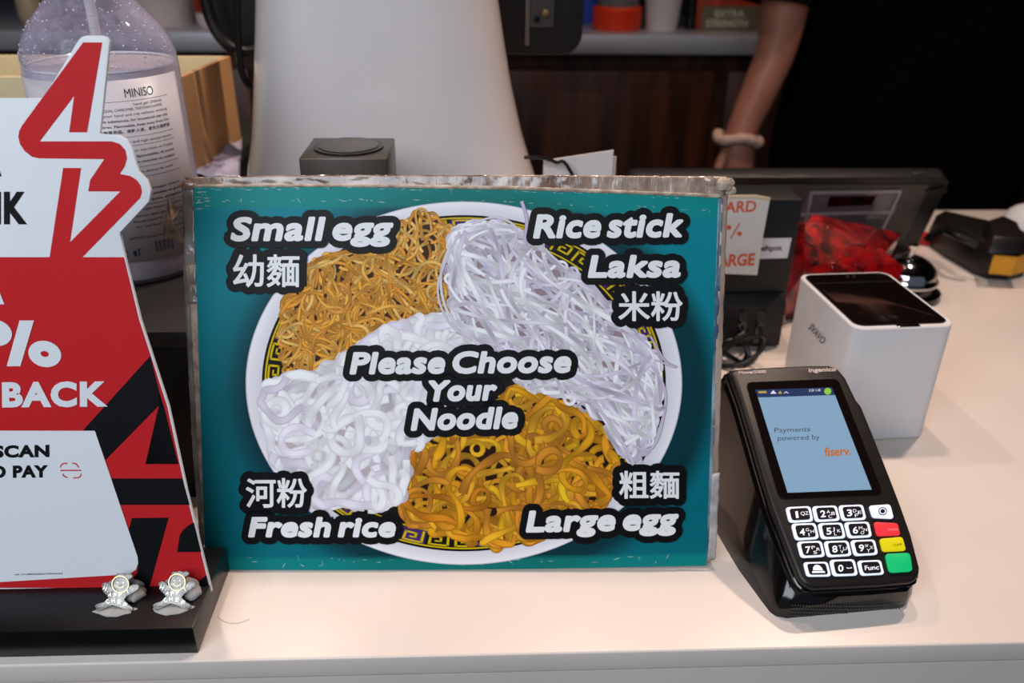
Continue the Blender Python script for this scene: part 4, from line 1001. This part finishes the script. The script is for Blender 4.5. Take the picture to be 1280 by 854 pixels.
for nm, q_, mm_, lb in (('key', [(832, 142), (945, 134), (965, 212), (852, 206)], M_key, 'white key with a ring symbol'), ('key', [(857, 228), (985, 235), (1000, 300), (875, 305)], mat('red key', 'd03038', .35, emit='e0303c', estr=.45), 'red cancel key'),
                    ('key', [(888, 318), (1010, 307), (1030, 382), (905, 388)], mat('yellow key', 'c0b410', .35, emit='e0d010', estr=.4), 'yellow clear key'), ('key', [(917, 398), (1050, 392), (1065, 492), (940, 500)], mat('green key', '10a060', .35, emit='18c070', estr=.45), 'green key')):
    q_ = kc(q_); kk = MB().prism([TP.P(x, y, .0001) for x, y in rquad(q_, .22)], TP.n*.0016).build(nm, mm_, pt, bevel=.0003); kk['label'] = lb
    m = MB(); h = .0018
    if 'ring' in lb:
        c = hom(q_, .55, .48)
        for r0_, r1_ in ((4.2, 5.4), (0, 2.9)):
            vs = []
            for k in range(20):
                a = 2*math.pi*k/20; vs += [TP.P(c[0]+r0_*math.cos(a), c[1]+r0_*.95*math.sin(a), h), TP.P(c[0]+r1_*math.cos(a), c[1]+r1_*.95*math.sin(a), h)]
            m.add(vs, [(2*k, 2*k+1, (2*k+3) % 40, (2*k+2) % 40) for k in range(20)])
        m.build('legend', M_kf, kk)
    elif 'cancel' in lb: text(m, 'CANCEL', TP.P, hom(q_, .5, .62), hom(q_, .95, .60), 2.6, h); m.build('legend', mat('pink ink', 'f0b0b0', .4), kk)
    elif 'clear' in lb: text(m, 'CLEAR', TP.P, hom(q_, .5, .62), hom(q_, .88, .60), 2.6, h); m.build('legend', M_kf, kk)

# ------------------------------------------------------------------ white dispenser box with black glossy lid
sy_ = .06393; sa = Vector((math.cos(sy_), math.sin(sy_), 0)); sn = Vector((-math.sin(sy_), math.cos(sy_), 0)); so = Vector((.29046, .56437, 0)); SW, SD, SH = .0834, .1107, .1045
wb_ = thing('white_sensor_box', so+sa*SW/2+sn*SD/2, 'white upright box with black glossy top standing behind the card terminal', 'box')
def sx(u, v, z): return so+sa*u+sn*v+Vector((0, 0, z))
def rr3(u0, v0, u1, v1, r_, z, n=6): return [sx(u, v, z) for u, v in rrect(u0, v0, u1, v1, r_, n)]
M_wbx = mat('satin white', 'd9d8da', .35, var=.02)
m = MB(); m.loft([rr3(0, 0, SW, SD, .010, .001), rr3(0, 0, SW, SD, .010, SH-.001), rr3(.0008, .0008, SW-.0008, SD-.0008, .0095, SH), rr3(.0028, .0045, SW-.0028, SD-.0028, .0085, SH), rr3(.003, .0047, SW-.003, SD-.003, .008, SH-.0015)]); m.build('shell', M_wbx, wb_, smooth=True)
m = MB(); m.loft([rr3(.0035, .0052, SW-.0035, SD-.0035, .008, SH-.0012), rr3(.0035, .0052, SW-.0035, SD-.0035, .008, SH+.0006), rr3(.0045, .0062, SW-.0045, SD-.0045, .007, SH+.0009)])
lidb = m.build('lid', mat('lid gloss', '120b0a', .07, coat=1), wb_, smooth=True)
MB().box((0, 0, 0), (1, 1, 1), Matrix.Translation(sx(SW*.42, .0008, SH-.002)) @ Matrix.Rotation(sy_, 4, 'Z') @ Matrix.Diagonal((SW*.22, .006, .0028, 1))).build('finger_tab', M_gloss, wb_, bevel=.0005)
MB().prism([sx(.006, SD-.024, SH+.00092), sx(SW-.006, SD-.024, SH+.00092), sx(SW-.006, SD-.0232, SH+.00092), sx(.006, SD-.0232, SH+.00092)], (0, 0, .0002)).build('lid_seam', M_blackm, lidb)
for k in (0, 1):
    MB().lathe([(.0013, 0), (.0013, .0003)], sx(SW*.5+k*.006, SD-.010, SH+.00092), 16).build('sensor', mat('sensor dot', '3a2c28', .2), lidb)
LPn = Plane(so, sn, (0, 0, 1)); m = MB(); text(m, 'SVAVO', LPn.P, (1010.5, 410), (1028, 430.5), 8, .0004, off=.01, vert=(.70, -.71)); m.build('lettering', mat('grey print', '3c3a3a', .5), wb_)

# ------------------------------------------------------------------ dark eftpos unit, stickers, note, cable
ey = .742
e0 = YY(974, 369, ey); eT = YY(1004, 248, ey+.005)
ex1 = eT.x; ex0 = ex1-.125; ztop = eT.z
ef = thing('eftpos_unit', ((ex0+ex1)/2, ey+.03, 0), 'dark grey upright payment unit with white sticker right of the menu board', 'payment unit')
M_eft = mat('charcoal plastic', '17191b', .5, var=.15, vscale=60, bump=.06, bscale=900)
MB().box((ex0, ey+.002, .052), (ex1, ey+.05, ztop)).build('upper_housing', M_eft, ef, bevel=.0025)
cz = YY(983, 383, .733).z
m = MB(); pr0 = [(.742, 0), (.733, .002), (.733, cz), (.741, cz+.010), (.80, cz+.012), (.80, 0)]
lx1 = YY(983, 383, .733).x
m.prism([(ex0-.01, y_, z_) for y_, z_ in pr0], (lx1-ex0+.01, 0, 0)); lowb = m.build('lower_housing', M_eft, ef, bevel=.0015)
EP = Plane((ex0, ey+.002, 0), (1, 0, 0), (0, 0, 1))
st = MB().prism([EP.P(x, y, .0001) for x, y in ((905, 323), (953, 324), (948, 323.5), (984, 322.5), (990, 297.5), (905, 298))][:0] or [EP.P(x, y, .0001) for x, y in ((930, 324), (984, 322.5), (989.5, 297.5), (930, 298))], EP.n*.0003).build('sticker', mat('white sticker', 'd6d2d8', .4), ef)
m = MB(); text(m, 'eftpos', EP.P, (951, 313.5), (977, 312.5), 6.5, .0006, off=.03); m.build('sticker_lettering', mat('maroon print', '5a2840', .5), st)
m = MB(); c0_ = EP.P(965, 407, .01)
for px_ in (928, 950):
    pc = YY(px_, 405, .7325); m.box((pc.x-.004, .7322, .006), (pc.x+.004, .7329, cz-.004))
m.build('cable_slots', M_gloss, ef)
NP = Plane(YY(930, 300, .722), (1, .03, 0), (0, .05, 1))
nt_ = thing('paper_note', YY(930, 345, .722), 'white paper note with orange handwriting about a card charge, beside board', 'note')
np_ = MB().prism([NP.P(x, y, 0) for x, y in ((898, 246), (925, 245), (945, 246), (962.5, 249), (953, 300), (946.5, 344), (898, 342))], -NP.n*.0006).build('paper', mat('note paper', 'd2cbc4', .6, var=.06), nt_)
m = MB(); g = [NP.P(x, y, .0012) for x, y in ((898, 244), (945, 243.5), (963, 247), (962, 251), (945, 247.5), (898, 248))]; m.prism(g, -NP.n*.0016); m.build('folded_edge', mat('yellowed edge', 'c8b594', .6), nt_, bevel=.0004)
m = MB(); 
text(m, 'CARD', NP.P, (893, 266), (944, 264), 13, .0007, lean=.15, grow=.35); text(m, 'CHARGE', NP.P, (872, 334), (942, 331), 14, .0007, lean=.15, grow=.55)
def nseg(a, b_, w_):
    a = np.array(a, float); b_ = np.array(b_, float); d = b_-a; d /= np.linalg.norm(d); n_ = np.array((-d[1], d[0]))*w_/2; m.poly([NP.P(*p, .0007) for p in (a+n_, b_+n_, b_-n_, a-n_)])
nseg((924, 279), (913, 298), 1.4)
for cx_, cy_, r_ in ((924, 292, 3), (911, 284, 3)): m.poly([NP.P(cx_+r_*math.cos(k*.7), cy_+r_*math.sin(k*.7), .0007) for k in range(9)])
m.build('handwriting', mat('orange ink pen', 'd2522a', .6), nt_)
# cable bundle at foot of the unit
m = MB()
for k, (cx_, cy_, rr_) in enumerate(((.245, .700, .016), (.252, .696, .020), (.244, .705, .012))):
    m.tube([(cx_+rr_*math.cos(t*math.pi/6), cy_+rr_*.5*math.sin(t*math.pi/6)-.0, .010+k*.006+.012*math.sin(t*math.pi/6+k)) for t in range(13)], .0022, 8, 4)
m.tube([YY(950, 408, .728), YY(951, 425, .72), G(948, 440, .003), G(938, 452, .003), G(925, 452, .003), G(905, 440, .003)], .0022, 8)
m.tube([YY(928, 408, .728), YY(930, 420, .715), G(934, 436, .003), G(930, 450, .003), G(915, 458, .003)], .0018, 8)
o = m.build('cable_bundle', M_black, smooth=True); tag(o, 'coiled black cables on the counter below the dark payment unit', 'cable')

# ------------------------------------------------------------------ tablet leaning towards the customer, seen from its back
tby = .985; 
tb_bot = Vector((YY(1128, 322, tby).x, tby, .004)); tt = YY(1190, 222, tby-.04)
tx0 = .175; tx1 = tt.x
upv = (Vector((tx1, tt.y, tt.z))-Vector((tx1, tby, .004))); hgt = upv.length; upv.normalize()
TB = Plane((tx0, tby, .004), (1, 0, 0), upv)
tab = thing('register_tablet', ((tx0+tx1)/2, tby+.01, 0), 'wide dark tablet register seen from behind, leaning above the red wrap', 'tablet')
shp2 = [TB.o+TB.a*u+TB.b*v for u, v in rrect(0, 0, tx1-tx0, hgt, .012, 5)]
M_tab = mat('tablet shell', '151212', .4, var=.15, vscale=30)
MB().prism(shp2, -TB.n*.02).build('shell', M_tab, tab, bevel=.002, seg=3)
MB().prism([TB.o+TB.a*u+TB.b*v+TB.n*.0002 for u, v in rrect(.16, .012, tx1-tx0-.022, hgt-.010, .006, 4)], TB.n*.0008).build('back_panel', mat('grey back panel', '4a4540', .4, metal=.4, var=.15, vscale=8), tab, bevel=.0003)
top_n = TB.b
m = MB()
for u in (.16, .215, .27): m.prism([TB.o+TB.a*(u+a)+TB.b*(hgt+.0001)-TB.n*b_ for a, b_ in ((0, .004), (.03, .004), (.03, .009), (0, .009))], TB.b*.0004)
m.build('vent_slots', M_blackm, tab)
m = MB(); m.prism([TB.o+TB.a*(tx1-tx0-.045+a)+TB.b*(hgt+.0001)-TB.n*b_ for a, b_ in ((0, .005), (.016, .005), (.016, .010), (0, .010))], TB.b*.0015); m.build('power_button', M_blackm, tab, bevel=.0004)
def tquad(l, h): return [TB.P(x, y, h) for x, y in l]
br_ = [(1012, 237), (1126, 235), (1118, 262), (1095, 292), (1002, 292), (1000, 262)]
bk2 = MB().prism(tquad(br_, .0012), TB.n*.0025).build('bracket_plate', mat('bracket plastic', '4c4648', .2, coat=.6), tab, bevel=.0006)
MB().prism(tquad([(1036, 243), (1095, 242), (1088, 254), (1032, 256)], .0039), TB.n*.0003).build('bracket_slot', M_gloss, bk2)
for l in ([(1012, 237), (1126, 235), (1125, 238), (1012, 240)], [(1000, 264), (1110, 261), (1109, 264), (1000, 267)], [(1122, 238), (1125, 238), (1100, 292), (1097, 292)], [(1012, 238), (1015, 238), (1004, 292), (1001, 292)]):
    MB().prism(tquad(l, .0039), TB.n*.001).build('bracket_rib', mat('rib plastic', '8a8082', .2, coat=.6), bk2)
MB().prism(tquad([(1156, 237), (1180, 232), (1184, 238), (1172, 243), (1158, 240)], .0012), TB.n*.002).build('latch', M_black, tab)
m = MB(); m.box((.30, tby+.022, 0), (.42, tby+.09, .006)); m.box((.335, tby+.021, .006), (.385, tby+.035, .06)); m.build('foot', M_tab, tab, bevel=.001)

# ------------------------------------------------------------------ shiny red wrap
M_redw = mat('red metallic film', 'b00a10', .12, metal=.35, var=.5, vscale=60, color2='3a0204', coat=1, bump=.6, bscale=300)
def facet(name, ptsd, label):
    me = bmesh.new()
    for p in ptsd: me.verts.new(p)
    bmesh.ops.convex_hull(me, input=me.verts[:])
    c = sum((v.co for v in me.verts), Vector())/len(me.verts); md = bpy.data.meshes.new(name); me.to_mesh(md); me.free()
    md.materials.append(M_redw); md.transform(Matrix.Translation(-Vector((c.x, c.y, 0))))
    o = bpy.data.objects.new(name, md); COL.objects.link(o); o.location = (c.x, c.y, 0); tag(o, label, 'wrapped packet'); return o
facet('red_foil_packet', [YY(1018, 268, .90), YY(1060, 285, .91), YY(1128, 292, .93), YY(1000, 285, .88), YY(990, 300, .86), YY(1010, 330, .84), YY(1105, 318, .86), YY(1108, 322, .90), G(995, 385, 0), G(1085, 370, 0), G(985, 360, 0.0), (.50, .955, 0), (.40, .945, 0)], 'crumpled shiny red foil packet under the tablet register')
facet('red_foil_packet', [YY(1005, 338, .80), YY(1060, 320, .81), YY(1102, 310, .815), YY(1130, 334, .80), YY(1122, 352, .79), G(1050, 405, 0), G(1085, 398, 0), G(1008, 400, 0), (.42, .81, 0), (.36, .815, 0), (.43, .805, .01)], 'low shiny red foil packet touching the service bell')
facet('red_foil_packet', [YY(1000, 276, .84), YY(984, 286, .80), YY(978, 380, .78), YY(975, 340, .79), YY(1005, 340, .795), G(982, 400, 0), G(1005, 398, 0), (.345, .825, 0), (.345, .825, .10), (.325, .81, .09)], 'dark red foil packet standing right beside the payment unit')

# service bell
bcx = G(1132, 372); bcx = Vector((bcx.x, bcx.y+.012, 0)); 
be = thing('service_bell', bcx, 'chrome domed service bell on a black base', 'bell')
MB().lathe([(.040, 0), (.042, .002), (.041, .007), (.030, .014), (.012, .016)], bcx, 48).build('base', M_gloss, be, smooth=True)
dm = [(.035, .0165), (.0365, .019), (.035, .022)]
for k in range(11):
    t = k/10*math.pi/2; dm.append((max(.0335*math.cos(t), .004), .023+.024*math.sin(t)))
MB().lathe(dm, bcx, 48).build('dome', M_chrome, be, smooth=True, auto=60)
MB().lathe([(.0035, .0475), (.0035, .056), (.006, .057), (.0065, .060), (.003, .062)], bcx, 20).build('button', M_chrome, be, smooth=True)

# small red eraser-like block
p = G(1146, 305); o = MB().box((0, 0, 0), (1, 1, 1), Matrix.Translation((p.x-.016, p.y, 0)) @ Matrix.Rotation(-.35, 4, 'Z') @ Matrix.Diagonal((.034, .02, .014, 1))).build('rubber_block', mat('red rubber', 'c0202c', .45, var=.1), bevel=.003)
origin_to(o, p); tag(o, 'small red block behind the service bell', 'block')

# black hand-held labeller with a yellow label
hg = thing('black_labeller', G(1215, 325), 'black wedge shaped handheld labeller with a yellow label', 'labeller')
gp = [G(1158, 306), G(1170, 297), G(1215, 300), G(1262, 315), G(1283, 335), G(1278, 346), G(1258, 351), G(1232, 349), G(1216, 343), G(1180, 322)]
hts = [.042, .040, .032, .036, .040, .040, .041, .042, .041, .042]
low = [p.copy() for p in gp]; cg2 = sum(gp, Vector())/len(gp)
top = [cg2+(p-cg2)*.96+Vector((0, 0, h_)) for p, h_ in zip(gp, hts)]
mid = [cg2+(p-cg2)*1.02+Vector((0, 0, h_*.5)) for p, h_ in zip(gp, hts)]
MB().loft([low, mid, top]).build('housing', mat('labeller black', '161213', .38, var=.3, vscale=60), hg, bevel=.0015)
def hbx(u, s_): return u
hp = [G(1228, 290, .042), G(1250, 282, .042), G(1272, 292, .042), G(1284, 318, .042), G(1264, 318, .042), G(1236, 316, .042)]
cg3 = sum(hp, Vector())/len(hp); MB().loft([hp, [cg3+(p-cg3)*.8+Vector((0, .004, .016)) for p in hp]]).build('raised_head', MATS['labeller black'], hg, bevel=.001)
m = MB(); m.tube([G(1160, 298, .044), G(1178, 288, .048), G(1198, 296, .050), G(1222, 306, .045)], .005, 10); m.build('trigger_arm', M_black, hg, smooth=True)
la, lb2 = mid[7]+(mid[7]-cg2)*.03, mid[5]+(mid[5]-cg2)*.03
ml2 = mid[6]+(mid[6]-cg2)*.05
lbl = []
m = MB(); zz0, zz1 = .009, .033
for p in (la, ml2, lb2, mid[4]+(mid[4]-cg2)*.03): lbl += [Vector((p.x, p.y-.0012, zz0)), Vector((p.x, p.y-.0012, zz1))]
m.add(lbl, [(0, 2, 3, 1), (2, 4, 5, 3), (4, 6, 7, 5)]); o = m.build('yellow_label', mat('yellow label', 'e09a20', .5, var=.08), hg); o.modifiers.new('s', 'SOLIDIFY').thickness = .0006

# white mouse at the right edge
mp_ = G(1290, 285); ms_ = thing('white_mouse', mp_, 'white rounded computer mouse at the far right edge', 'mouse')
rings = []
for k in range(9):
    ph = k/8*math.pi/2; rings.append([(mp_.x+.034*math.cos(ph)*math.cos(t*math.pi/16)+(0 if k < 8 else 0), mp_.y+.05*math.cos(ph)*math.sin(t*math.pi/16), .001+.032*math.sin(ph)) for t in range(32)] if k < 8 else [(mp_.x+.001*math.cos(t*math.pi/16), mp_.y+.001*math.sin(t*math.pi/16), .033) for t in range(32)])
MB().loft(rings).build('shell', M_white, ms_, smooth=True)
m = MB(); m.tube([(mp_.x, mp_.y-.05, .006), G(1272, 298, .002), G(1290, 310, .002), G(1320, 330, .002)], .0016, 8); m.build('lead', MATS['satin white'], ms_, smooth=True)
